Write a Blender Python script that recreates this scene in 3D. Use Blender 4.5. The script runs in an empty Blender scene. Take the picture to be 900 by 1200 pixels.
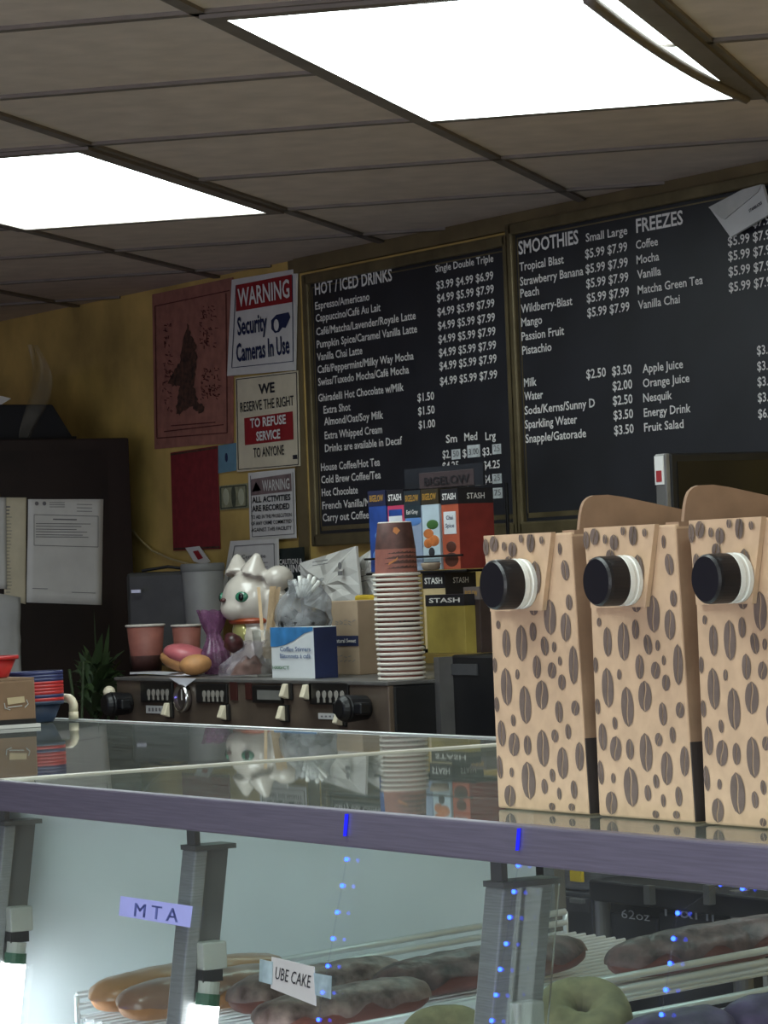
import bpy, bmesh, math, random
from math import sin, cos, pi, radians
from mathutils import Vector, Matrix, noise

S = bpy.context.scene
C = bpy.context.collection
random.seed(7)

# ------------------------------------------------------------------ camera
F, YAW, PITCH, ROLL = 3875.75, -1.03695419, 0.01787583, -0.0392762
H = 1.65                                       # eye height
CEIL = H + 0.7868
def _rot():
    base = Matrix(((1,0,0),(0,0,-1),(0,1,0)))
    c, s = cos(YAW), sin(YAW);   rz = Matrix(((c,-s,0),(s,c,0),(0,0,1)))
    c, s = cos(PITCH), sin(PITCH); rx = Matrix(((1,0,0),(0,c,s),(0,-s,c)))
    c, s = cos(ROLL), sin(ROLL); rr = Matrix(((c,-s,0),(s,c,0),(0,0,1)))
    return rr @ rx @ base @ rz
RM = _rot()
cam = bpy.data.cameras.new('camera'); co = bpy.data.objects.new('camera', cam); C.objects.link(co)
co.matrix_world = Matrix.Translation((0,0,H)) @ Matrix((RM[0], -RM[1], -RM[2])).transposed().to_4x4()
cam.sensor_fit = 'VERTICAL'; cam.sensor_height = 36.0; cam.lens = F/1200*36
cam.clip_start = 0.05; cam.clip_end = 60
S.camera = co
S.view_settings.view_transform = 'Standard'; S.view_settings.look = 'None'
S.view_settings.gamma = 1.0; S.view_settings.use_curve_mapping = False
S.view_settings.exposure = 0.55
# world: dim
w = bpy.data.worlds.new('world'); S.world = w; w.use_nodes = True
w.node_tree.nodes['Background'].inputs[0].default_value = (.75,.85,1,1)
w.node_tree.nodes['Background'].inputs[1].default_value = 0.25
PANEL_STRENGTH = 5.2
TUBE_STRENGTH = 17.0
def area(name, loc, target, sx, sy, power, col):
    l = bpy.data.lights.new(name, 'AREA'); l.shape = 'RECTANGLE'; l.size = sx; l.size_y = sy
    l.energy = power; l.color = col
    o = bpy.data.objects.new(name, l); C.objects.link(o); o.location = loc
    o.rotation_euler = (Vector(target)-Vector(loc)).to_track_quat('-Z','Y').to_euler()
    return o
# daylight through the shop-front window behind the customers
area('daylight', (-1.0,-3.3,1.5), (-3.6,3.0,1.5), 5.0, 1.9, 110, (.93,.97,1.0))
# added unseen area light that throws a violet sheen on the case edge
area('violet_fill_light', (-4.2,-3.3,.75), (-3.0,1.5,1.3), 3.0, .25, 14, (.25,.22,1.0))

# ------------------------------------------------------------- pixel -> place
def ray(x, y): return RM.transposed() @ Vector(((x-450)/F, (y-600)/F, 1.0))
def onY(x, y, Y): d = ray(x,y); p = d*(Y/d.y); return Vector((p.x, p.y, p.z+H))
def onX(x, y, X): d = ray(x,y); p = d*(X/d.x); return Vector((p.x, p.y, p.z+H))
def onZ(x, y, Z): d = ray(x,y); p = d*((Z-H)/d.z); return Vector((p.x, p.y, p.z+H))

# ------------------------------------------------------------------ materials
def lin(c):
    f = lambda v: (v/255/12.92) if v/255 <= .04045 else ((v/255+.055)/1.055)**2.4
    return (f(c[0]), f(c[1]), f(c[2]), 1)
MATS = {}
def mat(name, rgb, rough=.6, metal=0, var=.12, scale=18, bump=0, spec=.5, stretch=None, coat=0, rgb2=None):
    if name in MATS: return MATS[name]
    m = bpy.data.materials.new(name); m.use_nodes = True; nt = m.node_tree
    b = nt.nodes['Principled BSDF']; c = lin(rgb)
    b.inputs['Roughness'].default_value = rough; b.inputs['Metallic'].default_value = metal
    b.inputs['Specular IOR Level'].default_value = spec
    b.inputs['Coat Weight'].default_value = coat
    tc = nt.nodes.new('ShaderNodeTexCoord'); nz = nt.nodes.new('ShaderNodeTexNoise')
    nz.inputs['Scale'].default_value = scale; nz.inputs['Detail'].default_value = 5
    src = tc.outputs['Object']
    if stretch:
        mp = nt.nodes.new('ShaderNodeMapping'); mp.inputs['Scale'].default_value = stretch
        nt.links.new(src, mp.inputs['Vector']); src = mp.outputs['Vector']
    nt.links.new(src, nz.inputs['Vector'])
    r = nt.nodes.new('ShaderNodeValToRGB')
    r.color_ramp.elements[0].position = .3; r.color_ramp.elements[1].position = .72
    d = lin(rgb2) if rgb2 else tuple(v*(1-var*2) for v in c[:3])+(1,)
    r.color_ramp.elements[0].color = d
    r.color_ramp.elements[1].color = tuple(min(1, v*(1+var*.5)) for v in c[:3])+(1,)
    nt.links.new(nz.outputs['Fac'], r.inputs['Fac']); nt.links.new(r.outputs['Color'], b.inputs['Base Color'])
    if bump:
        bp = nt.nodes.new('ShaderNodeBump'); bp.inputs['Strength'].default_value = bump; bp.inputs['Distance'].default_value = .01
        nt.links.new(nz.outputs['Fac'], bp.inputs['Height']); nt.links.new(bp.outputs['Normal'], b.inputs['Normal'])
    MATS[name] = m; return m
def emit(name, rgb, strength):
    m = bpy.data.materials.new(name); m.use_nodes = True; nt = m.node_tree; nt.nodes.clear()
    e = nt.nodes.new('ShaderNodeEmission'); e.inputs[0].default_value = lin(rgb); e.inputs[1].default_value = strength
    o = nt.nodes.new('ShaderNodeOutputMaterial'); nt.links.new(e.outputs[0], o.inputs[0]); return m
def glass(name, tint=(255,255,255), rough=.02, ior=1.5, haze=.0, hazecol=(200,205,205), scale=20, stretch=None, gain=1.0):
    """thin pane: clear see-through + fresnel mirror + a little dust"""
    m = bpy.data.materials.new(name); m.use_nodes = True; nt = m.node_tree; nt.nodes.clear(); N = nt.nodes.new; L = nt.links.new
    t = N('ShaderNodeBsdfTransparent'); t.inputs[0].default_value = lin(tint)
    g = N('ShaderNodeBsdfGlossy'); g.inputs['Roughness'].default_value = rough
    f0 = ((ior-1)/(ior+1))**2                      # Schlick fresnel, the same from both sides of the pane
    ge = N('ShaderNodeNewGeometry'); dt = N('ShaderNodeVectorMath'); dt.operation = 'DOT_PRODUCT'
    L(ge.outputs['Incoming'], dt.inputs[0]); L(ge.outputs['Normal'], dt.inputs[1])
    def M_(op, a, b=None):
        n = N('ShaderNodeMath'); n.operation = op
        for k, v in ((0, a), (1, b)):
            if v is None: continue
            if isinstance(v, (int, float)): n.inputs[k].default_value = v
            else: L(v, n.inputs[k])
        return n.outputs[0]
    mg = M_('MULTIPLY', M_('ADD', M_('MULTIPLY', M_('POWER', M_('SUBTRACT', 1.0, M_('ABSOLUTE', dt.outputs['Value'])), 5.0), 1-f0), f0), gain)
    mx = N('ShaderNodeMixShader'); L(mg, mx.inputs[0]); L(t.outputs[0], mx.inputs[1]); L(g.outputs[0], mx.inputs[2])
    last = mx
    if haze:
        d = N('ShaderNodeBsdfDiffuse'); d.inputs[0].default_value = lin(hazecol)
        tc = N('ShaderNodeTexCoord'); nz = N('ShaderNodeTexNoise'); nz.inputs['Scale'].default_value = scale; nz.inputs['Detail'].default_value = 6
        src = tc.outputs['Object']
        if stretch:
            mp = N('ShaderNodeMapping'); mp.inputs['Scale'].default_value = stretch; L(src, mp.inputs['Vector']); src = mp.outputs['Vector']
        L(src, nz.inputs['Vector'])
        mr = N('ShaderNodeMapRange'); mr.inputs['From Min'].default_value = .3; mr.inputs['From Max'].default_value = .75
        mr.inputs['To Min'].default_value = haze*.35; mr.inputs['To Max'].default_value = haze*1.5
        L(nz.outputs['Fac'], mr.inputs['Value'])
        m2 = N('ShaderNodeMixShader'); L(mr.outputs[0], m2.inputs[0]); L(mx.outputs[0], m2.inputs[1]); L(d.outputs[0], m2.inputs[2]); last = m2
    o = N('ShaderNodeOutputMaterial'); L(last.outputs[0], o.inputs[0]); return m

# -------------------------------------------------------------- mesh builder
_tc = {}
def text_geo(s, bold):
    k = (s, bold)
    if k in _tc: return _tc[k]
    cu = bpy.data.curves.new('t', 'FONT'); cu.body = s; cu.size = 1; cu.resolution_u = 2; cu.offset = bold; cu.fill_mode = 'FRONT'
    o = bpy.data.objects.new('t', cu); C.objects.link(o)
    dg = bpy.context.evaluated_depsgraph_get(); me = o.evaluated_get(dg).to_mesh()
    vs = [v.co.copy() for v in me.vertices]; fs = [tuple(p.vertices) for p in me.polygons]
    bpy.data.objects.remove(o); bpy.data.curves.remove(cu)
    _tc[k] = (vs, fs); return _tc[k]
def cap_h():
    v, _ = text_geo('H', 0); return max(a.y for a in v)

class MB:
    def __init__(s): s.v = []; s.f = []; s.m = []
    def add(s, vs, fs, mi=0):
        n = len(s.v); s.v += [Vector(p) for p in vs]; s.f += [tuple(i+n for i in f) for f in fs]; s.m += [mi]*len(fs); return s
    def box(s, a, b, mi=0):
        x0,y0,z0 = (min(a[i],b[i]) for i in range(3)); x1,y1,z1 = (max(a[i],b[i]) for i in range(3))
        return s.add([(x0,y0,z0),(x1,y0,z0),(x1,y1,z0),(x0,y1,z0),(x0,y0,z1),(x1,y0,z1),(x1,y1,z1),(x0,y1,z1)],
                     [(0,3,2,1),(4,5,6,7),(0,1,5,4),(1,2,6,5),(2,3,7,6),(3,0,4,7)], mi)
    def prism(s, pts, off, mi=0):
        """closed outline extruded by vector off"""
        n = len(pts); off = Vector(off); P = [Vector(p) for p in pts]
        return s.add(P+[p+off for p in P], [tuple(range(n))[::-1], tuple(range(n,2*n))]+[(i,(i+1)%n,n+(i+1)%n,n+i) for i in range(n)], mi)
    def poly(s, pts, mi=0): return s.add(pts, [tuple(range(len(pts)))], mi)
    def cyl(s, a, b, r, r2=None, n=16, mi=0, cap=True):
        a, b = Vector(a), Vector(b); r2 = r if r2 is None else r2; d = (b-a).normalized()
        u = d.orthogonal().normalized(); w_ = d.cross(u)
        vs = [a+(u*cos(2*pi*i/n)+w_*sin(2*pi*i/n))*r for i in range(n)]+[b+(u*cos(2*pi*i/n)+w_*sin(2*pi*i/n))*r2 for i in range(n)]
        fs = [(i,(i+1)%n,n+(i+1)%n,n+i) for i in range(n)]
        if cap: fs += [tuple(range(n))[::-1], tuple(range(n,2*n))]
        return s.add(vs, fs, mi)
    def tube(s, pts, r, n=8, mi=0):
        P = [Vector(p) for p in pts]; vs = []; fs = []; u = None
        for i, p in enumerate(P):
            d = (P[min(i+1,len(P)-1)]-P[max(i-1,0)]).normalized()
            u = (u-d*u.dot(d)).normalized() if u is not None and (u-d*u.dot(d)).length > 1e-6 else d.orthogonal().normalized()
            w_ = d.cross(u); vs += [p+(u*cos(2*pi*k/n)+w_*sin(2*pi*k/n))*r for k in range(n)]
        for i in range(len(P)-1):
            fs += [(i*n+k, i*n+(k+1)%n, (i+1)*n+(k+1)%n, (i+1)*n+k) for k in range(n)]
        fs += [tuple(range(n))[::-1], tuple(range((len(P)-1)*n, len(P)*n))]
        return s.add(vs, fs, mi)
    def lathe(s, prof, c, n=28, mi=0, axis='Z', mis=None, sx=1, sy=1):
        """prof: (radius, height) list; ends with r=0 close up"""
        c = Vector(c); vs = []; fs = []; ms = []
        def P(r, h, a):
            if axis == 'Z': return c+Vector((r*cos(a)*sx, r*sin(a)*sy, h))
            if axis == 'Y': return c+Vector((r*cos(a), h, r*sin(a)))
            return c+Vector((h, r*cos(a), r*sin(a)))
        for r, h in prof: vs += [P(max(r,1e-5), h, 2*pi*i/n) for i in range(n)]
        base = len(s.v)
        s.v += vs
        for j in range(len(prof)-1):
            for i in range(n):
                s.f.append((base+j*n+i, base+j*n+(i+1)%n, base+(j+1)*n+(i+1)%n, base+(j+1)*n+i)); s.m.append(mis[j] if mis else mi)
        return s
    def ell(s, c, r, n=16, mi=0):
        c = Vector(c); prof = [(sin(pi*k/(n//2)), -cos(pi*k/(n//2))) for k in range(n//2+1)]
        t = MB(); t.lathe(prof, (0,0,0), n)
        return s.add([(c.x+p.x*r[0], c.y+p.y*r[1], c.z+p.z*r[2]) for p in t.v], t.f, mi)
    def sheet(s, fn, nu, nv, mi=0):
        vs = [fn(i/nu, j/nv) for j in range(nv+1) for i in range(nu+1)]
        return s.add(vs, [(j*(nu+1)+i, j*(nu+1)+i+1, (j+1)*(nu+1)+i+1, (j+1)*(nu+1)+i) for j in range(nv) for i in range(nu)], mi)
    def text(s, st, o, xd, ud, width=None, cap=.02, bold=.012, mi=0, slant=0):
        vs, fs = text_geo(st, bold)
        x0 = min(v.x for v in vs); x1 = max(v.x for v in vs); k = cap/cap_h(); kx = (width/(x1-x0)) if width else k
        o, xd, ud = Vector(o), Vector(xd).normalized(), Vector(ud).normalized()
        return s.add([o+xd*((v.x-x0)*kx+slant*v.y*k)+ud*(v.y*k) for v in vs], fs, mi)
    def xform(s, M):
        s.v = [M @ p for p in s.v]; return s
    def build(s, name, mats, parent=None, smooth=False, bevel=0, origin=None, solid=0, segs=2):
        off = Vector((0,0,0)); p = parent
        while p is not None: off += Vector(p.location); p = p.parent
        if origin is not None: off = Vector(origin)
        me = bpy.data.meshes.new(name); me.from_pydata([tuple(p-off) for p in s.v], [], s.f)
        if not isinstance(mats, (list,tuple)): mats = [mats]
        for m in mats: me.materials.append(m)
        for i, pl in enumerate(me.polygons):
            pl.material_index = s.m[i]; pl.use_smooth = smooth
        bm = bmesh.new(); bm.from_mesh(me); bmesh.ops.recalc_face_normals(bm, faces=bm.faces[:]); bm.to_mesh(me); bm.free()
        o = bpy.data.objects.new(name, me); C.objects.link(o)
        if parent: o.parent = parent
        elif origin is not None: o.location = off
        if solid:
            md = o.modifiers.new('solid','SOLIDIFY'); md.thickness = solid; md.offset = 0
        if bevel:
            md = o.modifiers.new('bevel','BEVEL'); md.width = bevel; md.segments = segs; md.limit_method = 'ANGLE'
        return o
def remesh(mb, voxel, warp=0, wscale=20, smooth_it=4):
    """fuse overlapping blobs into one skin, then ripple it"""
    me = bpy.data.meshes.new('r'); me.from_pydata([tuple(p) for p in mb.v], [], mb.f)
    o = bpy.data.objects.new('r', me); C.objects.link(o)
    md = o.modifiers.new('r','REMESH'); md.mode = 'VOXEL'; md.voxel_size = voxel
    if smooth_it:
        sm = o.modifiers.new('s','SMOOTH'); sm.iterations = smooth_it
    dg = bpy.context.evaluated_depsgraph_get(); e = o.evaluated_get(dg).to_mesh()
    vs = [v.co.copy() for v in e.vertices]; fs = [tuple(p.vertices) for p in e.polygons]; ns = [v.normal.copy() for v in e.vertices]
    if warp: vs = [v+n*(noise.noise(v*wscale)*warp) for v, n in zip(vs, ns)]
    bpy.data.objects.remove(o); bpy.data.meshes.remove(me)
    return MB().add(vs, fs)

def tag(o, label, cat, group=None, kind=None):
    if label: o['label'] = label
    if cat: o['category'] = cat
    if group: o['group'] = group
    if kind: o['kind'] = kind
    return o
def thing(name, label, cat, loc, group=None):
    o = bpy.data.objects.new(name, None); C.objects.link(o); o.location = loc; o.empty_display_size = .05
    return tag(o, label, cat, group)
def struct(o): o['kind'] = 'structure'; return o
def dup(root, loc, label=None, rotz=0):
    r = root.copy(); C.objects.link(r); r.location = loc; r.rotation_euler = (0,0,rotz)
    if label: r['label'] = label
    for ch in list(root.children):
        c = ch.copy(); C.objects.link(c); c.parent = r
        for g in list(ch.children):
            d = g.copy(); C.objects.link(d); d.parent = c
    return r
def qbox(mb, x0, y0, x1, y1, Y, d0, d1, mi=0):
    """a box whose front lies on the vertical plane Y; corners from where they are seen"""
    xm, ym = (x0+x1)/2, (y0+y1)/2
    return mb.box((onY(x0,ym,Y).x, Y-d0, onY(xm,y0,Y).z), (onY(x1,ym,Y).x, Y+d1, onY(xm,y1,Y).z), mi)
def ytext(mb, st, p1, p2, Y, cap, bold=.012, mi=0, off=.002):
    a = onY(p1[0],p1[1],Y); b = onY(p2[0],p2[1],Y)
    dist = (Vector((a.x,a.y,a.z-H))).length
    z = (a.z+b.z)/2
    return mb.text(st, (a.x, Y-off, z), (1,0,0), (0,0,1), width=b.x-a.x, cap=cap*dist/F, bold=bold, mi=mi)

# palette
M_wall = mat('mustard_wall_paint', (212,180,104), .75, var=.22, scale=5, bump=.06)
M_ceil = mat('ceiling_tile', (214,199,186), .95, var=.07, scale=14, bump=.1)
M_bar = mat('ceiling_grid_metal', (118,108,100), .6, var=.1)
M_floor = mat('floor_tile', (176,164,150), .5, var=.1, scale=3)
M_side = mat('side_wall_paint', (150,140,120), .8, var=.06, scale=3)
M_steel = mat('brushed_steel', (168,168,170), .35, .45, var=.12, scale=30, stretch=(1,1,25))
M_trim = mat('violet_sheen_trim', (122,118,134), .4, .35, var=.1, scale=25, stretch=(.6,.6,20))  # violet light sheen put into the steel's base colour
M_steeld = mat('dull_grey_steel', (120,118,116), .4, .4, var=.15, scale=14)
M_chrome = mat('chrome', (222,226,230), .3, .35, var=.04)
M_white = mat('white_plastic', (226,226,220), .45, var=.04)
M_cream = mat('cream_plastic', (226,216,190), .4, var=.05)
M_black = mat('black_plastic', (20,20,23), .45, var=.15)
M_blackm = mat('black_matt_metal', (26,25,27), .6, .2, var=.2)
M_paper = mat('white_paper', (214,212,208), .85, var=.06, scale=12)
M_paperg = mat('grey_white_paper', (196,196,194), .85, var=.1, scale=9)
M_paperw = mat('cream_paper', (214,204,178), .85, var=.06)
M_ink = mat('dark_ink', (38,38,44), .8, var=.05)
M_inkg = mat('grey_ink', (120,118,120), .8, var=.05)
M_navy = mat('navy_ink', (30,40,78), .7, var=.08)
M_red = mat('sign_red', (150,34,40), .55, var=.08)
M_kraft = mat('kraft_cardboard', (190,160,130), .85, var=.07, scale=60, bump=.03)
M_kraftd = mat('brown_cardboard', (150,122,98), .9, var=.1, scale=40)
M_bean = mat('bean_print_brown', (104,88,80), .85, var=.14, scale=70)
M_gold = mat('gold_print', (184,140,60), .6, var=.1)
M_chalk = mat('chalk_white_lettering', (222,220,216), .8, var=.04)

# ================================================================== SETTING
WY = 4.035                                     # back wall
X0, X1, Y0 = -10.4, 2.6, -3.6
struct(MB().box((X0,Y0,-.05),(X1,WY+.1,0)).build('floor', M_floor))
struct(MB().box((X0,WY,0),(X1,WY+.1,CEIL+.3)).build('wall_back', M_wall))
struct(MB().box((X0-.1,Y0,0),(X0,WY+.1,CEIL+.3)).build('wall_left', M_side))
struct(MB().box((X1,Y0,0),(X1+.1,WY+.1,CEIL+.3)).build('wall_right', M_side))
struct(MB().box((X0,Y0-.1,0),(X1,Y0,CEIL+.3)).build('wall_front', M_side))
ceil = struct(MB().box((X0,Y0,CEIL),(X1,WY,CEIL+.3)).build('ceiling', M_ceil))
# diagonal 2 ft grid
TH, U0, V0, A = 0.77613458, -4.92362066, 1.27491698, 0.61
D1 = Vector((cos(TH), sin(TH), 0)); D2 = Vector((-sin(TH), cos(TH), 0))
def gp(i, j, z=CEIL): return Vector((U0,V0,0))+D1*(i*A)+D2*(j*A)+Vector((0,0,z))
def clip(a, b):
    t0, t1 = 0., 1.; d = b-a
    for k, lo, hi in ((0,X0,X1),(1,Y0,WY)):
        if abs(d[k]) < 1e-9:
            if a[k] < lo or a[k] > hi: return None
            continue
        s0, s1 = (lo-a[k])/d[k], (hi-a[k])/d[k]
        if s0 > s1: s0, s1 = s1, s0
        t0, t1 = max(t0,s0), min(t1,s1)
    return (a+d*t0, a+d*t1) if t1 > t0 else None
g = MB()
for k in range(-34, 40):
    for a, b, n in ((gp(-40,k), gp(40,k), D2), (gp(k,-40), gp(k,40), D1)):
        c = clip(a, b)
        if not c: continue
        hw = .011; p, q = c
        g.prism([p-n*hw-Vector((0,0,.006)), q-n*hw-Vector((0,0,.006)), q-n*hw+Vector((0,0,.002)), p-n*hw+Vector((0,0,.002))], n*2*hw)
struct(g.build('ceiling_grid', M_bar, ceil))

M_diff = emit('lit_diffuser', (236,250,247), PANEL_STRENGTH)
def panel(i, j, label, sag=False, low_i=1, n=2):
    root = thing('ceiling_light', label, 'light', gp(i+.5, j+1, CEIL-.004), 'fluorescent ceiling panels')
    def P(u, v, dz=0): return gp(i+u, j+v, CEIL+dz)
    fr = MB(); t = .05
    for (u0,v0,u1,v1) in ((0,0,t,2),(1-t,0,1,2),(t,0,1-t,t),(t,2-t,1-t,2)):
        fr.prism([P(u0,v0,-.012),P(u1,v0,-.012),P(u1,v1,-.012),P(u0,v1,-.012)], (0,0,.013))
    fr.build('frame', M_bar, root)
    if sag:
        MB().prism([P(.925,0,-.0125),P(1,0,-.0125),P(1,2,-.0125),P(.94,2,-.0125)], (0,0,.003)).build('exposed_housing', M_bar, root)
    if not sag:
        MB().prism([P(t,t,-.010),P(1-t,t,-.010),P(1-t,2-t,-.010),P(t,2-t,-.010)], (0,0,.006)).build('diffuser', M_diff, root)
    else:
        # the diffuser has slipped out along one long side: its edge bows inward and hangs
        def fn(u, v):
            bow = (1-v**2.5)
            uu = t+(1-2*t)*u - (.060*bow)*(u**3)
            return P(uu, t+(2-2*t)*v, -.010-.010*bow*u**3)
        d = MB(); d.sheet(fn, 12, 24); d.build('diffuser', M_diff, root, solid=.003)
        MB().prism([P(.70,t,-.004),P(.925,t,-.004),P(.94,2-t,-.004),P(.70,2-t,-.004)], (0,0,.003)).build('reflector', M_diff, root)
        e = MB(); e.tube([fn(1.0, k/24)+Vector((0,0,-.004)) for k in range(25)], .009, 6); e.build('bowed_edge', M_bar, root, smooth=True)
    return root
panel(2, 0, 'large lit ceiling panel at the top right with one bowed diffuser edge', sag=True)
panel(0, 2, 'lit flat ceiling panel at the left, above the yellow wall')
for k,(i, j) in enumerate(((4,-2),(2,-4),(6,0),(4,-6))):
    panel(i, j, 'lit ceiling panel overhead outside the picture')

# shadow left of the menu boards, built as a coloured strip; fascia above them
M_olive = mat('olive_trim_and_shadow', (112,98,68), .55, var=.16, scale=10)
m = MB(); m.box((onY(345,470,WY).x, WY-.004, .95), (onY(357,470,WY).x, WY+.0, CEIL)); struct(m.build('shadow_strip', M_olive))
m = MB(); m.box((onY(357,470,WY).x, WY-.018, onY(365,318,WY).z), (-4.0, WY, CEIL)); struct(m.build('trim_2', M_olive))

# ================================================================== MENU BOARDS
M_board = mat('slate_blue_black_board', (34,35,42), .5, var=.18, scale=7)
M_frame = mat('bronze_board_frame', (122,110,82), .42, .55, var=.2, scale=12)
M_patch = mat('price_patch_white', (200,206,206), .8, var=.1, scale=60)
BY = WY-.022
def board(label, xl, xr, zt, zb):
    root = thing('menu_board', label, 'menu board', ((xl+xr)/2, WY, zb), 'menu boards')
    MB().box((xl,BY,zb),(xr,WY-.001,zt)).build('panel', M_board, root)
    f = MB(); fw = .026
    for a, b in (((xl-fw/2,zb-fw),(xl+fw/2,zt+fw/2)),((xr-fw/2,zb-fw),(xr+fw/2,zt+fw/2)),((xl,zt-fw/2),(xr,zt+fw/2)),((xl,zb-fw),(xr,zb+0.004))):
        f.box((a[0],WY-.034,a[1]),(b[0],WY-.001,b[1]))
    f.build('frame', M_frame, root, bevel=.004)
    e = MB(); k = .020; e_ = .003
    for a, b in (((xl+k,zb+.012),(xl+k+e_,zt-k)),((xr-k-e_,zb+.012),(xr-k,zt-k)),((xl+k,zt-k-e_),(xr-k,zt-k)),((xl+k,zb+.012),(xr-k,zb+k+e_))):
        e.box((a[0],BY-.001,a[1]),(b[0],BY+.001,b[1]))
    e.build('inner_border', M_frame, root)
    return root
zt = onY(366,327,BY).z; zb = onY(374,628,BY).z
bx0 = onY(366,470,BY).x; bxm = onY(603,450,BY).x
b1 = board('dark menu board headed HOT / ICED DRINKS, left of the two', bx0, bxm, zt, zb)
b2 = board('dark menu board headed SMOOTHIES and FREEZES, right of the two', bxm+.014, -4.6, zt+.022, zb)
A1 = lambda p: (350+p[0]/3.243, 270+p[1]/3.243)
A2 = lambda p: (590+p[0]/2.7907, 190+p[1]/2.7907)
hd = MB(); ytext(hd, 'HOT / ICED DRINKS', A1((65,243)), A1((358,193)), BY, 13.5, .02)
hd.build('heading', M_chalk, b1)
for s, a, b in (
    ('Espresso/Americano',(66,303),(272,263)),('Cappuccino/Café Au Lait',(68,348),(314,306)),
    ('Café/Matcha/Lavender/Royale Latte',(70,398),(448,338)),('Pumpkin Spice/Caramel Vanilla Latte',(72,447),(453,388)),
    ('Vanilla Chai Latte',(73,495),(245,470)),('Café/Peppermint/Milky Way Mocha',(75,543),(440,490)),
    ('Swiss/Tuxedo Mocha/Café Mocha',(77,592),(422,541)),('Ghiradelli Hot Chocolate w/Milk',(78,652),(402,608)),
    ('Extra Shot',(98,697),(200,683)),('Almond/Oat/Soy Milk',(100,740),(324,715)),('Extra Whipped Cream',(102,795),(320,768)),
    ('Drinks are available in Decaf',(103,842),(396,812)),('House Coffee/Hot Tea',(88,915),(312,893)),
    ('Cold Brew Coffee/Tea',(89,962),(315,942)),('Hot Chocolate',(91,1010),(228,1000)),
    ('French Vanilla/Mocha',(93,1062),(330,1040)),('Carry out Coffee (96 oz)',(95,1110),(352,1084))):
    L = MB(); ytext(L, s, A1(a), A1(b), BY, 8.6, .014); L.build('drink_name', M_chalk, b1)
L = MB(); ytext(L, 'Single Double Triple', A1((523,160)), A1((743,118)), BY, 8.2, .012); L.build('column_heading', M_chalk, b1)
for k, y in enumerate((222,272,325,378,430,482,533,592)):
    L = MB(); ytext(L, '$3.99 $4.99 $6.99' if k == 0 else '$4.99 $5.99 $7.99', A1((527+k*1.9,y)), A1((743+k*2.1,y-34)), BY, 9.2, .014); L.build('price', M_chalk, b1)
for s, a, b in (('$1.50',(455,650),(518,643)),('$1.50',(457,702),(520,695)),('$1.00',(459,754),(522,747)),('Sm',(563,808),(605,803)),
    ('Med',(633,800),(682,795)),('Lrg',(713,798),(752,792)),('$2.',(550,867),(580,863)),('$',(626,862),(641,860)),('$3.',(702,857),(735,852)),
    ('$4.25',(550,912),(612,905)),('$4.25',(705,908),(768,901)),('$4.',(707,962),(737,957)),('$4.',(640,970),(668,965)),('$5.',(709,1014),(738,1009))):
    L = MB(); ytext(L, s, A1(a), A1(b), BY, 9.0, .014); L.build('price', M_chalk, b1)
for (a, b, s) in (((583,832),(615,870),'50'),((643,815),(690,862),'3.00'),((738,812),(770,850),'25'),((738,925),(772,962),'25'),((672,935),(693,970),'5'),((740,978),(775,1018),'75')):
    L = MB(); L2 = MB(); a, b = A1(a), A1(b); qbox(L, a[0],a[1],b[0],b[1], BY, .0015, 0)
    ytext(L2, s, (a[0]+1.5,b[1]-3), (b[0]-1.5,b[1]-3.5), BY-.002, 7, .0, off=.001)
    pp = L.build('price_sticker', M_patch, b1); L2.build('lettering', M_inkg, pp)
hd = MB(); ytext(hd, 'SMOOTHIES', A2((52,303)), A2((248,265)), BY, 15, .02); hd.build('heading', M_chalk, b2)
hd = MB(); ytext(hd, 'FREEZES', A2((437,230)), A2((590,203)), BY, 15.5, .02)
hd.build('heading', M_chalk, b2)
for s, a, b in (('Tropical Blast',(55,355),(200,332)),('Strawberry Banana',(57,403),(264,370)),('Peach',(58,443),(119,433)),
    ('Wildberry-Blast',(60,492),(228,468)),('Mango',(61,538),(129,528)),('Passion Fruit',(62,585),(201,563)),('Pistachio',(64,630),(160,616)),
    ('Coffee',(436,283),(508,273)),('Mocha',(438,332),(512,322)),('Vanilla',(440,380),(518,370)),('Matcha Green Tea',(442,430),(655,400)),('Vanilla Chai',(443,479),(580,462)),
    ('Milk',(70,735),(111,730)),('Water',(71,780),(132,772)),('Soda/Kerns/Sunny D',(72,826),(302,800)),('Sparkling Water',(73,872),(244,853)),('Snapple/Gatorade',(75,920),(273,897)),
    ('Apple Juice',(458,690),(590,672)),('Orange Juice',(459,737),(611,718)),('Nesquik',(460,784),(554,775)),('Energy Drink',(462,833),(615,817)),('Fruit Salad',(463,882),(592,868))):
    L = MB(); ytext(L, s, A2(a), A2(b), BY, 9.6, .014); L.build('drink_name', M_chalk, b2)
L = MB(); ytext(L, 'Small Large', A2((272,258)), A2((408,238)), BY, 9.4, .012); L.build('column_heading', M_chalk, b2)
for k, y in enumerate((313,363,411,459,507)): L = MB(); ytext(L, '$5.99 $7.99', A2((270+k*1.8,y)), A2((408+k*1.8,y-21)), BY, 10.2, .014); L.build('price', M_chalk, b2)
for k, y in enumerate((225,273,322,373,425)): L = MB(); ytext(L, '$5.99 $7.99', A2((736+k,y)), A2((891+k,y-24)), BY, 10.6, .014); L.build('price', M_chalk, b2)
for s, x, y in (('$2.50',274,708),('$3.50',358,698),('$2.00',360,747),('$2.50',361,795),('$3.50',363,843),('$3.50',365,892),
                ('$3.50',832,630),('$3.50',833,682),('$3.50',834,733),('$3.50',835,785),('$6.50',836,838)):
    L = MB(); ytext(L, s, A2((x,y)), A2((x+64,y-7)), BY, 10.4, .014); L.build('price', M_chalk, b2)
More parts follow.
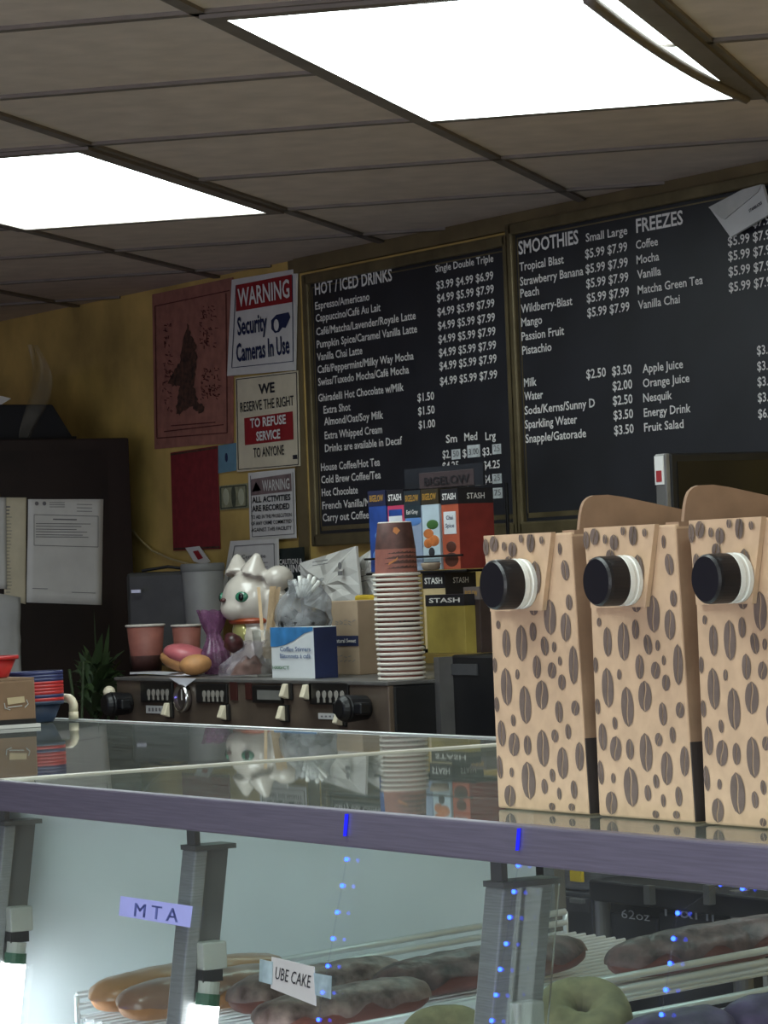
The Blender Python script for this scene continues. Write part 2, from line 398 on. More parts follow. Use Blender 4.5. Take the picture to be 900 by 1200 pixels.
# envelope tucked into the top frame of the right board
EY = WY-.045
ev = thing('envelope', 'grey-white envelope tucked crookedly over the top right of the FREEZES prices', 'envelope', onY(865,262,EY))
m = MB(); P = [onY(x,y,EY) for x,y in ((831,243),(871,222),(893,216),(903,250),(856,278))]
m.prism(P, (0,.006,0)); m.build('paper_body', M_paperg, ev)
m = MB(); m.prism([onY(x,y,EY-.001) for x,y in ((831,243),(871,222),(893,216),(889,225),(850,257),(846,256))], (0,-.002,0)); m.build('flap', mat('envelope_flap_paper',(180,180,176),.85), ev)
m = MB(); a, b = onY(878,249,EY-.002), onY(893,239,EY-.002); d = (b-a).normalized()
m.text('STARBUCKS', a, d, Vector((0,-1,0)).cross(d)*-1 if False else Vector((-d.z,0,d.x)), width=(b-a).length, cap=.006, bold=.02); m.build('print', M_ink, ev)

# ================================================================== PAPERS ON THE YELLOW WALL
def flat(name, label, cat, quad, Y, mtl, th=.003, group=None, parts=()):
    P = [onY(x,y,Y) for x,y in quad]
    c = sum(P, Vector())/len(P)
    root = thing(name, label, cat, (c.x, Y, min(p.z for p in P)), group)
    MB().prism(P, (0,th,0)).build('sheet', mtl, root)
    return root
SY = WY-.006
# red poster with a dark standing figure
M_poster = mat('faded_red_poster', (160,106,92), .8, var=.14, scale=30)
M_posterink = mat('poster_dark_print', (92,60,46), .85, scale=70, rgb2=(42,30,26))
M_posterline = mat('poster_line_print', (98,46,42), .85, var=.2, scale=60)
A6 = lambda p: (170+p[0]/3.64, 330+p[1]/3.64)
po = flat('poster', 'faded red poster with a dark standing figure, on the yellow wall left of the signs', 'poster',
          [A6(p) for p in ((30,55),(372,-18),(374,690),(200,700),(40,715))], SY, M_poster)
fig = ((182,175),(192,215),(200,240),(215,270),(218,310),(222,350),(215,390),(205,420),(208,450),(215,480),(225,515),(245,520),(256,540),(240,565),(215,550),(200,530),(185,540),(160,555),(150,570),(135,560),(134,520),(140,480),(148,440),(125,445),(100,440),(110,405),(130,375),(145,345),(158,300),(164,250))
rj = random.Random(21); m = MB(); out = []
for k in range(len(fig)):
    p, q = fig[k], fig[(k+1)%len(fig)]
    out += [(p[0]+(q[0]-p[0])*t+rj.uniform(-5,5), p[1]+(q[1]-p[1])*t+rj.uniform(-6,6)) for t in (0,.33,.66)]
m.poly([onY(*A6(p),SY-.002) for p in out])
m.build('figure_print', M_posterink, po)
m = MB()
def strip(mb, a, b, wpx, Y, mi=0):
    ax, ay = a; bx, by = b; L_ = math.hypot(bx-ax,by-ay); nx, ny = -(by-ay)/L_*wpx/2, (bx-ax)/L_*wpx/2
    mb.poly([onY(ax+nx,ay+ny,Y), onY(bx+nx,by+ny,Y), onY(bx-nx,by-ny,Y), onY(ax-nx,ay-ny,Y)], mi)
for a, b in (((42,105),(360,38)),((42,105),(50,665)),((50,668),(350,645)),((345,50),(350,645)),((80,640),(335,610)),((110,615),(300,600))):
    strip(m, A6(a), A6(b), 1.2, SY-.002)
rr = random.Random(3)
for cx, cy, n, wd, ht in ((265,190,60,70,180),(275,430,70,80,140),(95,430,45,40,260),(90,230,18,30,100)):
    for k in range(n):
        x = cx+rr.uniform(-wd/2,wd/2); y = cy+rr.uniform(-ht/2,ht/2); l = rr.uniform(6,16); a_ = rr.choice((0,.2,1.4,1.6,.8))
        strip(m, A6((x,y)), A6((x+l*cos(a_),y+l*sin(a_))), .9, SY-.002)
m.build('line_print', M_posterline, po)
rp = flat('wall_hanging', 'plain dark red paper hanging under the figure poster', 'wall hanging', [A6(p) for p in ((108,730),(306,700),(318,1140),(120,1148))], SY,
     mat('dark_red_paper',(128,36,42),.8,var=.14,scale=40))
m = MB(); strip(m, A6((108,738)), A6((306,708)), 2, SY-.003); strip(m, A6((120,1140)), A6((318,1132)), 2, SY-.003); m.build('edge_band', M_posterink, rp)
bc = flat('card', 'small light blue card beside the dark red paper', 'card', [A6(p) for p in ((312,700),(385,688),(386,806),(312,818))], SY-.002, mat('light_blue_card',(110,150,170),.7,var=.12))
m = MB(); m.ell(onY(*A6((347,750)),SY-.002), (.008,.002,.012)); m.build('emblem', M_navy, bc, smooth=True)
dl = flat('banknote', 'pinned grey-green banknote under the blue card', 'banknote', [A6(p) for p in ((316,872),(434,860),(438,965),(320,975))], SY-.002, mat('banknote_paper',(150,150,120),.8,var=.2,scale=60))
M_noteink = mat('banknote_dark_print',(78,82,66),.8,var=.2,scale=80); M_notelt = mat('banknote_pale_print',(186,188,160),.8)
m = MB()
for cx in (345,410): m.ell(onY(*A6((cx,918)),SY-.002), (.017,.001,.022), mi=1)
m.ell(onY(*A6((378,918)),SY-.002), (.013,.0015,.03), mi=0)
for a, b in (((322,878),(430,868)),((324,968),(432,958)),((322,878),(324,968)),((430,868),(432,958))): strip(m, A6(a), A6(b), 1.5, SY-.003)
m.build('engraving', [M_noteink, M_notelt], dl)
# warning signs
A5 = lambda p: (260+p[0]/3.64, 310+p[1]/3.636)
s1 = flat('warning_sign', 'white sign reading WARNING Security Cameras In Use', 'sign', [A5(p) for p in ((42,65),(318,18),(310,450),(22,475))], WY-.012, M_paper, .005, 'signs on the yellow wall')
Y_ = WY-.0125
m = MB(); m.poly([onY(*A5(p),Y_-.001) for p in ((60,88),(298,42),(300,160),(60,200))]); rb = m.build('red_band', M_red, s1)
m = MB(); ytext(m, 'WARNING', A5((72,180)), A5((292,138)), Y_-.002, 20, .02); m.build('lettering', M_chalk, rb)
m = MB(); ytext(m, 'Security', A5((70,302)), A5((196,278)), Y_, 20, .025); ytext(m, 'Cameras In Use', A5((65,410)), A5((292,380)), Y_, 20, .025)
for a, b in (((60,88),(42,438)),((42,440),(305,412)),((304,412),(300,45))): strip(m, A5(a), A5(b), .8, Y_-.001)
m.build('lettering', M_navy, s1)
m = MB()
m.poly([onY(*A5(p),Y_-.001) for p in ((210,238),(232,214),(285,203),(292,225),(272,270),(258,268),(244,288),(226,292),(211,275))])
m.build('camera_pictogram', M_navy, s1)
m = MB(); c = onY(*A5((232,258)),Y_-.0022)
m.ell(c, (.013,.001,.015)); lens = m.build('camera_lens', M_paper, s1, smooth=True)
s2 = flat('notice_sign', 'cream sign reading WE RESERVE THE RIGHT TO REFUSE SERVICE TO ANYONE', 'sign', [A5(p) for p in ((58,484),(320,452),(330,858),(64,884))], WY-.010, M_paperw, .004, 'signs on the yellow wall')
Y_ = WY-.0105
m = MB(); m.poly([onY(*A5(p),Y_-.001) for p in ((95,655),(302,625),(306,745),(98,770))]); rb = m.build('red_band', M_red, s2)
m = MB(); ytext(m, 'TO REFUSE', A5((124,697)), A5((276,675)), Y_-.002, 10, .03); ytext(m, 'SERVICE', A5((150,752)), A5((252,738)), Y_-.002, 10, .03); m.build('lettering', M_chalk, rb)
m = MB(); ytext(m, 'WE', A5((160,552)), A5((228,542)), Y_, 11, .03); ytext(m, 'RESERVE THE RIGHT', A5((82,630)), A5((310,598)), Y_, 11, .008); ytext(m, 'TO ANYONE', A5((138,824)), A5((268,808)), Y_, 11, .01)
for a, b in (((62,490),(318,460)),((318,460),(326,852)),((62,490),(70,874)),((70,874),(326,852))): strip(m, A5(a), A5(b), .9, Y_-.001)
m.box(onY(*A5((305,812)),Y_), onY(*A5((322,828)),Y_)+Vector((0,-.002,0)))
m.build('lettering', M_ink, s2)
s3 = flat('notice_sign', 'small white paper reading WARNING ALL ACTIVITIES ARE RECORDED', 'sign', [A5(p) for p in ((112,888),(308,868),(316,1165),(120,1178))], WY-.012, M_paper, .002, 'signs on the yellow wall')
Y_ = WY-.0125
m = MB(); m.poly([onY(*A5(p),Y_-.001) for p in ((124,915),(295,890),(298,965),(126,985))]); gb = m.build('grey_band', mat('faded_band',(128,108,108),.8,var=.2,scale=40), s3)
m = MB(); ytext(m, 'WARNING', A5((176,968)), A5((292,952)), Y_-.002, 12, .02); m.build('lettering', M_paper, gb)
m = MB(); m.poly([onY(*A5(p),Y_-.001) for p in ((128,970),(145,925),(168,962))])
ytext(m, 'ALL ACTIVITIES', A5((132,1018)), A5((296,1000)), Y_, 6.5, .03); ytext(m, 'ARE RECORDED', A5((132,1055)), A5((292,1038)), Y_, 6.5, .03)
for s, y in (('TO AID IN THE PROSECUTION',1085),('OF ANY CRIME COMMITTED',1112),('AGAINST THIS FACILITY',1140)): ytext(m, s, A5((128,y)), A5((300,y-12)), Y_, 4.2, .01)
for a, b in (((122,900),(130,1160)),((130,1160),(308,1148)),((308,1148),(302,885))): strip(m, A5(a), A5(b), .6, Y_-.001)
m.build('lettering', M_ink, s3)
ct = flat('certificate', 'white bordered certificate leaning on the wall behind the cat figurine', 'certificate', ((270,634),(325,631),(327,722),(255,722)), WY-.05, M_paper, .004)
m = MB()
for a, b in (((275,640),(321,637)),((321,637),(323,716)),((261,716),(323,716)),((275,640),(261,716))): strip(m, a, b, .9, WY-.052)
ytext(m, 'Certificate', (284,655), (312,653), WY-.051, 4.5, .01)
for y in (661,666,671): strip(m, (282,y), (314,y-2), .7, WY-.052)
m.build('print', M_inkg, ct)
cs = flat('notice_sign', 'black sign with white letters CAUTION WARNING behind the bagged stirrers', 'sign', ((327,643),(355,641),(358,700),(329,702)), WY-.04, mat('black_green_sign',(22,34,34),.5), .004, 'signs on the yellow wall')
m = MB(); ytext(m, 'CAUTION &', (328,662), (355,660), WY-.041, 6, .015); ytext(m, 'WARNING', (318.5,672), (355,669.5), WY-.041, 8.5, .02)
for p in m.v: p.x = max(p.x, onY(327.5,665,WY-.041).x)
m.build('lettering', M_chalk, cs)

# ================================================================== BACK COUNTER + COFFEE MACHINE
G = 1.43                                        # glass top of the case
T = 1.433                                       # top of the coffee machine
MYF = 3.30
M_counter = mat('dark_counter_laminate', (70,62,56), .5, var=.12)
bcx0, bcx1 = onY(151,513,WY-.10).x+.03, -4.2
bcr = thing('back_counter', 'dark back counter along the yellow wall behind the display case', 'counter', (-6.1, 3.65, 0))
MB().box((bcx0,3.34,0),(bcx1,WY-.012,.90)).build('cabinet_body', M_blackm, bcr)
MB().box((bcx0-.01,3.24,.90),(bcx1+.01,WY-.012,.94)).build('worktop', M_counter, bcr, bevel=.005)

M_mpanel = mat('smoked_steel_panel', (120,106,94), .4, .5, var=.2, scale=9)
mx0 = onY(137,820,MYF).x; mx1 = onY(455,820,MYF).x
em = thing('espresso_machine', 'long dark steel espresso machine with switches and gauge, under the cups and figurine', 'coffee machine', ((mx0+mx1)/2, 3.6, .94))
MB().box((mx0,MYF+.012,1.12),(mx1,WY-.06,T-.006)).build('body', M_blackm, em, bevel=.006)
MB().box((mx0+.03,MYF+.12,.99),(mx1-.03,WY-.08,1.125)).build('lower_body', M_blackm, em)
MB().box((mx0,MYF,1.13),(mx1,MYF+.014,T-.003)).build('front_panel', M_mpanel, em, bevel=.003)
MB().box((mx0-.004,MYF-.004,T-.008),(mx1+.004,WY-.055,T)).build('top_tray', M_steeld, em, bevel=.002)
MB().box((mx0,MYF+.05,.975),(mx1,MYF+.40,.995)).build('drip_tray', M_steeld, em)
for x in (mx0+.06, mx1-.06):
    for y in (MYF+.14, WY-.14): MB().cyl((x,y,.94),(x,y,.992),.025).build('foot', M_black, em)
M_btn = mat('black_button_plate', (24,23,24), .35); M_glyph = mat('pale_glyph_print', (150,146,138), .7)
for (x0,y0,x1,y1) in ((167,799,204,823),(232,801,268,824),(365,800,410,826)):
    m = MB(); qbox(m, x0,y0,x1,y1, MYF, .006, 0); p = m.build('button_plate', M_btn, em, bevel=.002)
    m = MB(); n = 5; cw = (x1-x0-10)/n
    for k in range(n):
        xa = x0+5+k*cw; c = onY(xa+cw*.45,(y0+y1)/2+1,MYF-.007)
        m.lathe([(.0,-.001),(.0085,-.001),(.0085,.0),(.0,.0)], c, 10, axis='Y'); m.box(c+Vector((-.004,-.0012,-.016)), c+Vector((.004,0,-.008)))
    m.build('button_glyph', M_glyph, p)
m = MB(); qbox(m, 299,803,333,824, MYF, .008, 0); dp = m.build('display', M_btn, em, bevel=.002)
m = MB(); qbox(m, 302,809,329,820, MYF-.008, .0015, 0); m.build('display_window', mat('grey_lcd',(120,120,116),.4), dp)
c = onY(218,818,MYF)
m = MB(); m.lathe([(.0,0),(.030,0),(.0305,-.016),(.025,-.017),(.024,-.008),(.0,-.008)], c, 32, axis='Y'); gg = m.build('pressure_gauge', mat('gauge_chrome',(200,200,202),.2,1,var=.05), em, smooth=True)
m = MB(); m.lathe([(.0,-.009),(.0235,-.009)], c, 24, axis='Y'); m.build('gauge_face', mat('gauge_dial_dark',(58,50,46),.5), gg)
m = MB(); m.box(c+Vector((-.0015,-.0115,-.004)), c+Vector((.0015,-.0095,.02))); m.build('gauge_needle', M_white, gg)
for (cx, cy) in ((200,832),(266,835),(339,810),(335,836),(363,811),(402,841)):
    c = onY(cx,cy,MYF); m = MB(); m.box(c+Vector((-.018,-.006,-.018)), c+Vector((.018,0,.018))); sw = m.build('switch', M_btn, em, bevel=.002)
    m = MB(); m.prism([c+Vector((-.009,-.006,-.016)), c+Vector((-.009,-.022,-.010)), c+Vector((-.009,-.012,.016)), c+Vector((-.009,-.006,.016))], (.018,0,0)); m.build('rocker', M_cream, sw, bevel=.002)
for (x0,y0,x1,y1) in ((172,827,196,836),(374,836,402,843)):
    m = MB(); qbox(m, x0,y0,x1,y1, MYF, .002, 0); lb = m.build('label_strip', M_paperg, em)
    m = MB()
    for k in range(5): qbox(m, x0+2+k*(x1-x0-4)/5, y0+2.5, x0+4.5+k*(x1-x0-4)/5, y1-2.5, MYF-.0021, .0004, 0)
    m.build('label_print', M_inkg, lb)
for (x0,y0,x1,y1) in ((271,799,279,821),(289,800,296,820),(206,800,212,822)):
    m = MB(); qbox(m, x0,y0,x1,y1, MYF, .004, 0); m.build('indicator', mat('dark_red_lens',(66,34,32),.25), em, bevel=.001)
# steam knobs at both ends
for cx, cy, ball in ((152,824,(128,811)),(430,829,(411,829))):
    c = onY(cx,cy,MYF); m = MB()
    m.cyl(c, c+Vector((0,-.05,0)), .024, .028, 20); m.cyl(c+Vector((0,-.05,0)), c+Vector((0,-.065,0)), .028, .02, 20)
    m.box(c+Vector((-.062,-.045,-.012)), c+Vector((.05,-.02,.012)))
    k = m.build('steam_knob', M_black, em, bevel=.004)
    b = onY(*ball, MYF-.04)
    MB().ell(b, (.014,.014,.014)).build('knob_tip', M_cream, k, smooth=True)
    MB().cyl(c+Vector((0,-.035,.0)), b, .006).build('knob_arm', M_black, k)

# dark drinks stand right of the machine (carries the tea rack)
gx0 = mx1+.012; gx1 = onY(583,820,3.42).x
gr = thing('coffee_brewer', 'black coffee brewer right of the espresso machine, under the tea rack', 'coffee brewer', ((gx0+gx1)/2,3.6,.94))
MB().box((gx0,3.42,.95),(gx1,3.92,1.22)).build('body', M_blackm, gr, bevel=.006)
ztop = onY(540,768,3.42).z
MB().box((gx0,3.44,1.22),(gx1,3.92,ztop)).build('head', M_black, gr, bevel=.006)
m = MB(); qbox(m, 516,770,522,866, 3.42, .012, .02); m.build('rail', M_steeld, gr)
m = MB(); qbox(m, 530,778,560,791, 3.44, .004, 0); m.build('label_plate', mat('grey_plate',(74,74,76),.5), gr)
MB().box((gx0+.01,3.46,.94),(gx1-.01,3.9,.955)).build('base_foot', M_black, gr)

# ------------------------------------------------------------------ things on top of the machine
def place(x, y, Y): return onY(x, y, Y)
# tall stack of upside-down paper cups
M_cup1 = mat('cup_dark_brown_print', (98,64,58), .6, var=.3, scale=40)
M_cup2 = mat('cup_rose_brown_print', (158,98,86), .6, var=.14, scale=30)
M_rim = mat('cup_white_rim', (222,214,204), .6, var=.04)
M_orange = mat('orange_leaf_print', (206,130,70), .6)
def cup(name, label, loc, group, scale=1, up=False):
    r0 = .0455*scale; r1 = .034*scale; h = .108*scale
    root = thing(name, label, 'paper cup', loc, group); x, y, z = loc
    if not up:
        prof = [(r0-.0005,0),(r0-.003,.006),(r0-(r0-r1)*.42,h*.5),(r1,h-.002),(r1-.002,h),(r1-.004,h-.006),(0,h-.006)]
        m = MB(); m.lathe(prof, loc, 28, mis=[1,1,0,2,2,2]); m.build('body', [M_cup1,M_cup2,M_rim], root, smooth=True)
        rz = z+.003
    else:
        prof = [(0,.004),(r1-.003,.004),(r1-.002,0),(r1,.001),(r1+(r0-r1)*.4,h*.42),(r0,h),(r0-.003,h),(r1,.01)]
        m = MB(); m.lathe(prof, loc, 28, mis=[0,0,0,0,1,2,2]); m.build('body', [M_cup1,M_cup2,M_rim], root, smooth=True)
        rz = z+h
    m = MB(); R_ = r0+.001; pr = [(R_+.0022*cos(a), .0031*sin(a)) for a in [2*pi*k/8 for k in range(9)]]
    m.lathe(pr, (x,y,rz), 28); m.build('rim', M_rim, root, smooth=True)
    return root
CY = 3.37
cb = onZ(471, 796, T); cb = Vector((cb.x, CY, T)); cb.x = onY(471,796,CY).x
ncup = 22; pitch = (onY(470,673,CY).z-T-.003)/(ncup-1)
c0 = cup('paper_cup', 'upside-down paper cup nested inside the tall cup stack, only its white rim showing', (cb.x,cb.y,T), 'stacked paper cups')
for k in range(1, ncup):
    dup(c0, (cb.x+.004*sin(k*.5)*.4-.0002*k, cb.y, T+k*pitch), 'topmost upside-down paper cup of the tall stack, its brown print showing' if k == ncup-1 else None, k*.7)
top = [o for o in C.objects if o.get('label','').startswith('topmost upside-down')][0]
m = MB(); th0 = math.atan2(-top.location.y, -top.location.x)
def cp(a, hz, e=.0008):
    r = .0455-(.0455-.034)*(hz/.108)+e
    return Vector(top.location)+Vector((r*cos(th0+a), r*sin(th0+a), hz))
m.poly([cp(-.1,.088),cp(.1,.082),cp(.3,.090),cp(.12,.097),cp(-.05,.096)])
m.poly([cp(-.35,.022),cp(.0,.03),cp(.42,.048),cp(.45,.051),cp(.0,.034),cp(-.33,.027)])
m.xform(Matrix.Translation(top.location) @ Matrix.Rotation(-top.rotation_euler.z,4,'Z') @ Matrix.Translation(-top.location))
m.build('leaf_print', M_orange, top)
# two rose-brown cups at the left
for (xa, xb, yt_, yb_, Y, lab) in ((148,193,733,777,3.52,'rose-brown paper cup left of the pink doughnut, farther left of two'),(201,236,733,775,3.60,'rose-brown paper cup behind the pink doughnut, half hidden')):
    a = onY(xa,yt_,Y); b = onY(xb,yt_,Y); d = (b-a).length*.51/1.0; R_ = d*.98
    R_ = (xb-xa)/2*( Vector((a.x,a.y,a.z-H)).length/F)
    z1 = onY((xa+xb)/2,yt_,Y).z; cx = (a.x+b.x)/2; hgt = z1-T
    root = thing('paper_cup', lab, 'paper cup', (cx,Y,T), 'rose-brown cups')
    m = MB(); m.lathe([(0,.004),(R_*.74,.004),(R_*.76,.0),(R_*.82,hgt*.35),(R_*.97,hgt),(R_*.94,hgt),(R_*.74,.01)], (cx,Y,T), 28, mis=[0,0,0,1,2,2]); m.build('body', [M_cup1,M_cup2,M_rim], root, smooth=True)
    m = MB(); m.lathe([(R_*.98+.003*cos(a_),.003*sin(a_)) for a_ in [2*pi*k/8 for k in range(9)]], (cx,Y,z1), 28); m.build('rim', M_rim, root, smooth=True)
# wax paper with doughnuts
wp = MB(); Yw = 3.40
pa = [onY(148,778,Yw),onY(215,782,3.36),onY(240,795,3.34),onY(170,792,3.36)]
def wf(u, v):
    Yq = 3.36+.10*v; x = onY(152+82*u,785,Yq).x; return Vector((x, Yq, T+.003+.0015*sin(u*7+v*5)))
wp.sheet(wf, 14, 8); fl = onY(205,800,MYF-.012)
o = wp.build('wax_paper', mat('wax_paper_white',(218,218,226),.5,var=.05), None, True, solid=.001, origin=onY(190,792,3.4)); tag(o, 'sheet of white wax paper under the doughnuts on the machine', 'paper')
m = MB(); z = T-.002
m.add([onY(198,794,MYF-.008), onY(216,806,MYF-.008), onY(230,795,MYF-.008)], [(0,1,2)])
m.build('hanging_corner', MATS['wax_paper_white'], o, solid=.001)
M_dough = mat('golden_dough', (196,142,92), .6, var=.16, scale=40, bump=.1)
M_pink = mat('pink_icing', (192,104,110), .35, var=.1, scale=40, bump=.05)
def px2m(Y, x, y): p = onY(x,y,Y); return Vector((p.x,p.y,p.z-H)).length/F
dn = thing('doughnut', 'pink iced split doughnut on the white wax paper', 'doughnut', (onY(216,780,3.40).x,3.40,T+.01))
k_ = px2m(3.4,216,770)
c = onY(213,775,3.40); RI = Vector((.508,.861,0))
def along(mb, c, ra, rb, rz, n=18, mi=0, tilt=0):
    """ellipsoid whose long axis lies across the view, tilt in radians"""
    t = MB(); t.ell((0,0,0), (ra,rb,rz), n); t.xform(Matrix.Translation(c) @ Matrix.Rotation(math.atan2(.861,.508),4,'Z') @ Matrix.Rotation(tilt,4,'Y')); mb.add(t.v, t.f, mi)
m = MB(); along(m, onY(216,774,3.40), 29*k_, .046, 14*k_, tilt=.22); m.build('bun', M_dough, dn, smooth=True)
m = MB(); along(m, onY(219,768,3.40), 28.5*k_, .0465, 13*k_, tilt=.25); m.build('icing', M_pink, dn, smooth=True)
dn2 = thing('doughnut', 'plain golden doughnut ball in front of the pink doughnut', 'doughnut', (onY(230,780,3.355).x,3.355,T+.008))
m = MB(); along(m, onY(229,779,3.355), 19*k_, .034, 12*k_, tilt=-.1); m.build('bun', M_dough, dn2, smooth=True)

# black radio / speaker box, grey canister, paper scrap
ax0 = onY(150,700,3.75).x; ax1 = onY(152,700,3.75).x
sp = thing('speaker', 'small dark grey box with a silver badge behind the two cups', 'speaker', (onY(185,735,3.8).x,3.8,T))
z1 = onY(185,668,3.72).z
BX = onY(205,700,3.72).x
P4 = [onY(148,700,3.66), onY(222,700,3.80)]
def oriented_box(mb, xa, xb, yt, yb, Y, depth, skew, mi=0, zb=None):
    """front face spans xa..xb as seen, with its far end pushed back by skew (a box turned towards the camera)"""
    a = onY(xa,(yt+yb)/2,Y); b = onY(xb,(yt+yb)/2,Y+skew); zt_ = onY((xa+xb)/2,yt,Y+skew/2).z; z0 = zb if zb is not None else onY((xa+xb)/2,yb,Y+skew/2).z
    d = (b-a); d.z = 0; d.normalize(); n = Vector((-d.y,d.x,0))*depth
    q = [Vector((a.x,a.y,z0)),Vector((b.x,b.y,z0)),Vector((b.x,b.y,z0))+n,Vector((a.x,a.y,z0))+n]
    mb.prism(q, (0,0,zt_-z0), mi); return a, b, d, n, z0, zt_
m = MB(); a,b,d,n_,z0,zt_ = oriented_box(m, 148,222,670,733,3.70,.09,.12,zb=T); m.build('housing', mat('charcoal_plastic',(62,62,60),.5,var=.15), sp, bevel=.01)
m = MB(); m.text('.....', a+d*.02+Vector((0,0,0))-n_*.02, d, (0,0,1), cap=.002)
m = MB(); q = onY(154,695,3.695); m.prism([Vector((q.x,q.y,q.z))-n_*.02+d*(0)+Vector((0,0,0)), Vector(q)-n_*.02+d*.025, Vector(q)-n_*.02+d*.025+Vector((0,0,.008)), Vector(q)-n_*.02+Vector((0,0,.008))], n_*.03); m.build('badge', M_chrome, sp)
m = MB(); m.tube([a+d*.03+n_*.5+Vector((0,0,zt_-a.z+.004)), a+d*.1+n_*.5+Vector((0,0,zt_-a.z+.012)), a+d*.15+n_*.5+Vector((0,0,zt_-a.z+.004))], .004); m.build('carry_handle', M_black, sp)
cn = thing('canister', 'pale grey tapered canister standing behind the dark speaker box', 'canister', (onY(240,735,3.85).x,3.85,T))
k_ = px2m(3.85,240,700); c = onY(240,735,3.85); hh = onY(240,660,3.85).z-T
m = MB(); m.lathe([(0,0),(19*k_,0),(20*k_,.004),(25*k_,hh-.006),(24*k_,hh),(0,hh)], (c.x,3.85,T), 28); m.build('body', mat('grey_plastic',(150,150,148),.5,var=.08), cn, smooth=True)
m = MB(); m.lathe([(25.3*k_,hh-.02),(26*k_,hh-.018),(26*k_,hh-.004),(25*k_,hh)], (c.x,3.85,T), 28); m.build('lid_rim', mat('grey_plastic_rim',(132,132,130),.5), cn, smooth=True)
ps = flat('paper_scrap', 'small white printed scrap stuck under the dark red paper', 'paper', ((217,642),(233,640),(246,658),(240,662),(227,658)), WY-.012, M_paper, .002)
m = MB(); m.poly([onY(x,y,WY-.0135) for x,y in ((226,646),(232,645),(238,654),(232,656))]); m.build('print', M_red, ps)
# cable on the wall
m = MB(); pts = [(155,621),(165,633),(178,645),(200,655),(222,661),(240,663),(252,669),(261,679)]
m.tube([onY(x,y,WY-.02) for x,y in pts], .003, 6); o = m.build('cable', mat('yellowed_cable',(196,178,130),.5), None, True, origin=onY(200,655,WY-.02)); tag(o, 'thin yellowed cable looping across the wall above the speaker box', 'cable')

# cat figurine (faces the customers)
M_cat = mat('white_glazed_ceramic', (204,196,186), .18, var=.05, scale=14, coat=.5)
M_ear = mat('mauve_ear_glaze', (138,98,114), .3)
cat = thing('cat_figurine', 'white ceramic waving cat figurine with green eyes and red collar', 'figurine', (onY(295,790,3.5).x,3.5,T))
kx = px2m(3.5,295,720); cc = onY(296,705,3.5); cz = lambda y: onY(296,y,3.5).z; X_ = cc.x
def loc_(r, up_y, side=0): # r: px along view-right (mostly +Y), up by image y, side along +X towards camera
    return Vector((X_+side, 3.5+r*kx/.861, cz(up_y)))
m = MB()
hc_ = loc_(-4,702)
m.ell(hc_, (.068,.060,.062), 20)
m.ell(loc_(-22,712), (.042,.026,.028)); m.ell(loc_(2,716), (.064,.05,.04))
m.ell(loc_(2,745), (.055,.05,.05)); m.ell(loc_(4,768), (.068,.062,.05)); m.ell(loc_(2,783), (.066,.066,.02))
m.ell(loc_(-14,784,.03), (.024,.03,.014)); m.ell(loc_(-14,784,-.03), (.024,.03,.014))
for sx_ in (-.036,.036):
    b = loc_(-6,672,sx_); m.cyl(b, b+Vector((sx_*.35,.004,.044)), .034, .007, 14)
# raised paw on the near side
m.cyl(loc_(10,745,.05), loc_(12,695,.075), .022, .024, 14); m.ell(loc_(12,678,.078), (.03,.034,.028))
r_ = remesh(m, .0045, 0, smooth_it=3); 
vz = min(p.z for p in r_.v); r_.v = [Vector((p.x,p.y,max(p.z,T))) for p in r_.v]
body = r_.build('body', M_cat, cat, smooth=True)
for sx_ in (-.036,.036):
    b = loc_(-6,672,sx_)+Vector((sx_*.12,-.012,0)); m = MB(); m.cyl(b+Vector((0,.004,.006)), b+Vector((sx_*.25,.008,.036)), .020, .003, 14); m.build('inner_ear', M_ear, cat, smooth=True)
M_eye = mat('green_eye_glaze',(58,122,96),.15,coat=.6); M_pupil = mat('pupil_black',(14,14,16),.15)
m = MB(); m2 = MB()
for sx_ in (-1,1):
    e_ = hc_+Vector((sx_*.041,-.043,.006)); dr = (e_-hc_).normalized(); e_ = hc_+Vector((dr.x*.0655,dr.y*.0585,dr.z*.06))
    t = MB(); t.ell((0,0,0),(.0155,.006,.012)); t.xform(Matrix.Translation(e_) @ Matrix.Rotation(math.atan2(dr.x,-dr.y),4,'Z')); m.add(t.v,t.f)
    t = MB(); t.ell((0,-.005,0),(.006,.004,.0095)); t.xform(Matrix.Translation(e_) @ Matrix.Rotation(math.atan2(dr.x,-dr.y),4,'Z')); m2.add(t.v,t.f)
ey = m.build('eye', M_eye, cat, smooth=True); m2.build('pupil', M_pupil, ey, smooth=True)
m = MB(); m.ell(loc_(-28,705)+Vector((0,-.012,.006)), (.008,.006,.005)); m.build('nose', mat('nose_brown',(96,60,60),.3), cat, smooth=True)
m = MB(); pr = [(.052+.008*cos(a_),.007*sin(a_)) for a_ in [2*pi*k/8 for k in range(9)]]; m.lathe(pr, loc_(2,727), 28); m.build('collar', mat('red_brown_collar',(172,80,44),.35), cat, smooth=True)
m = MB(); c = loc_(-14,742); m.ell(c, (.03,.018,.034)); m.build('gold_bib', mat('pale_gold_glaze',(206,200,130),.15,.3,coat=.5), cat, smooth=True)

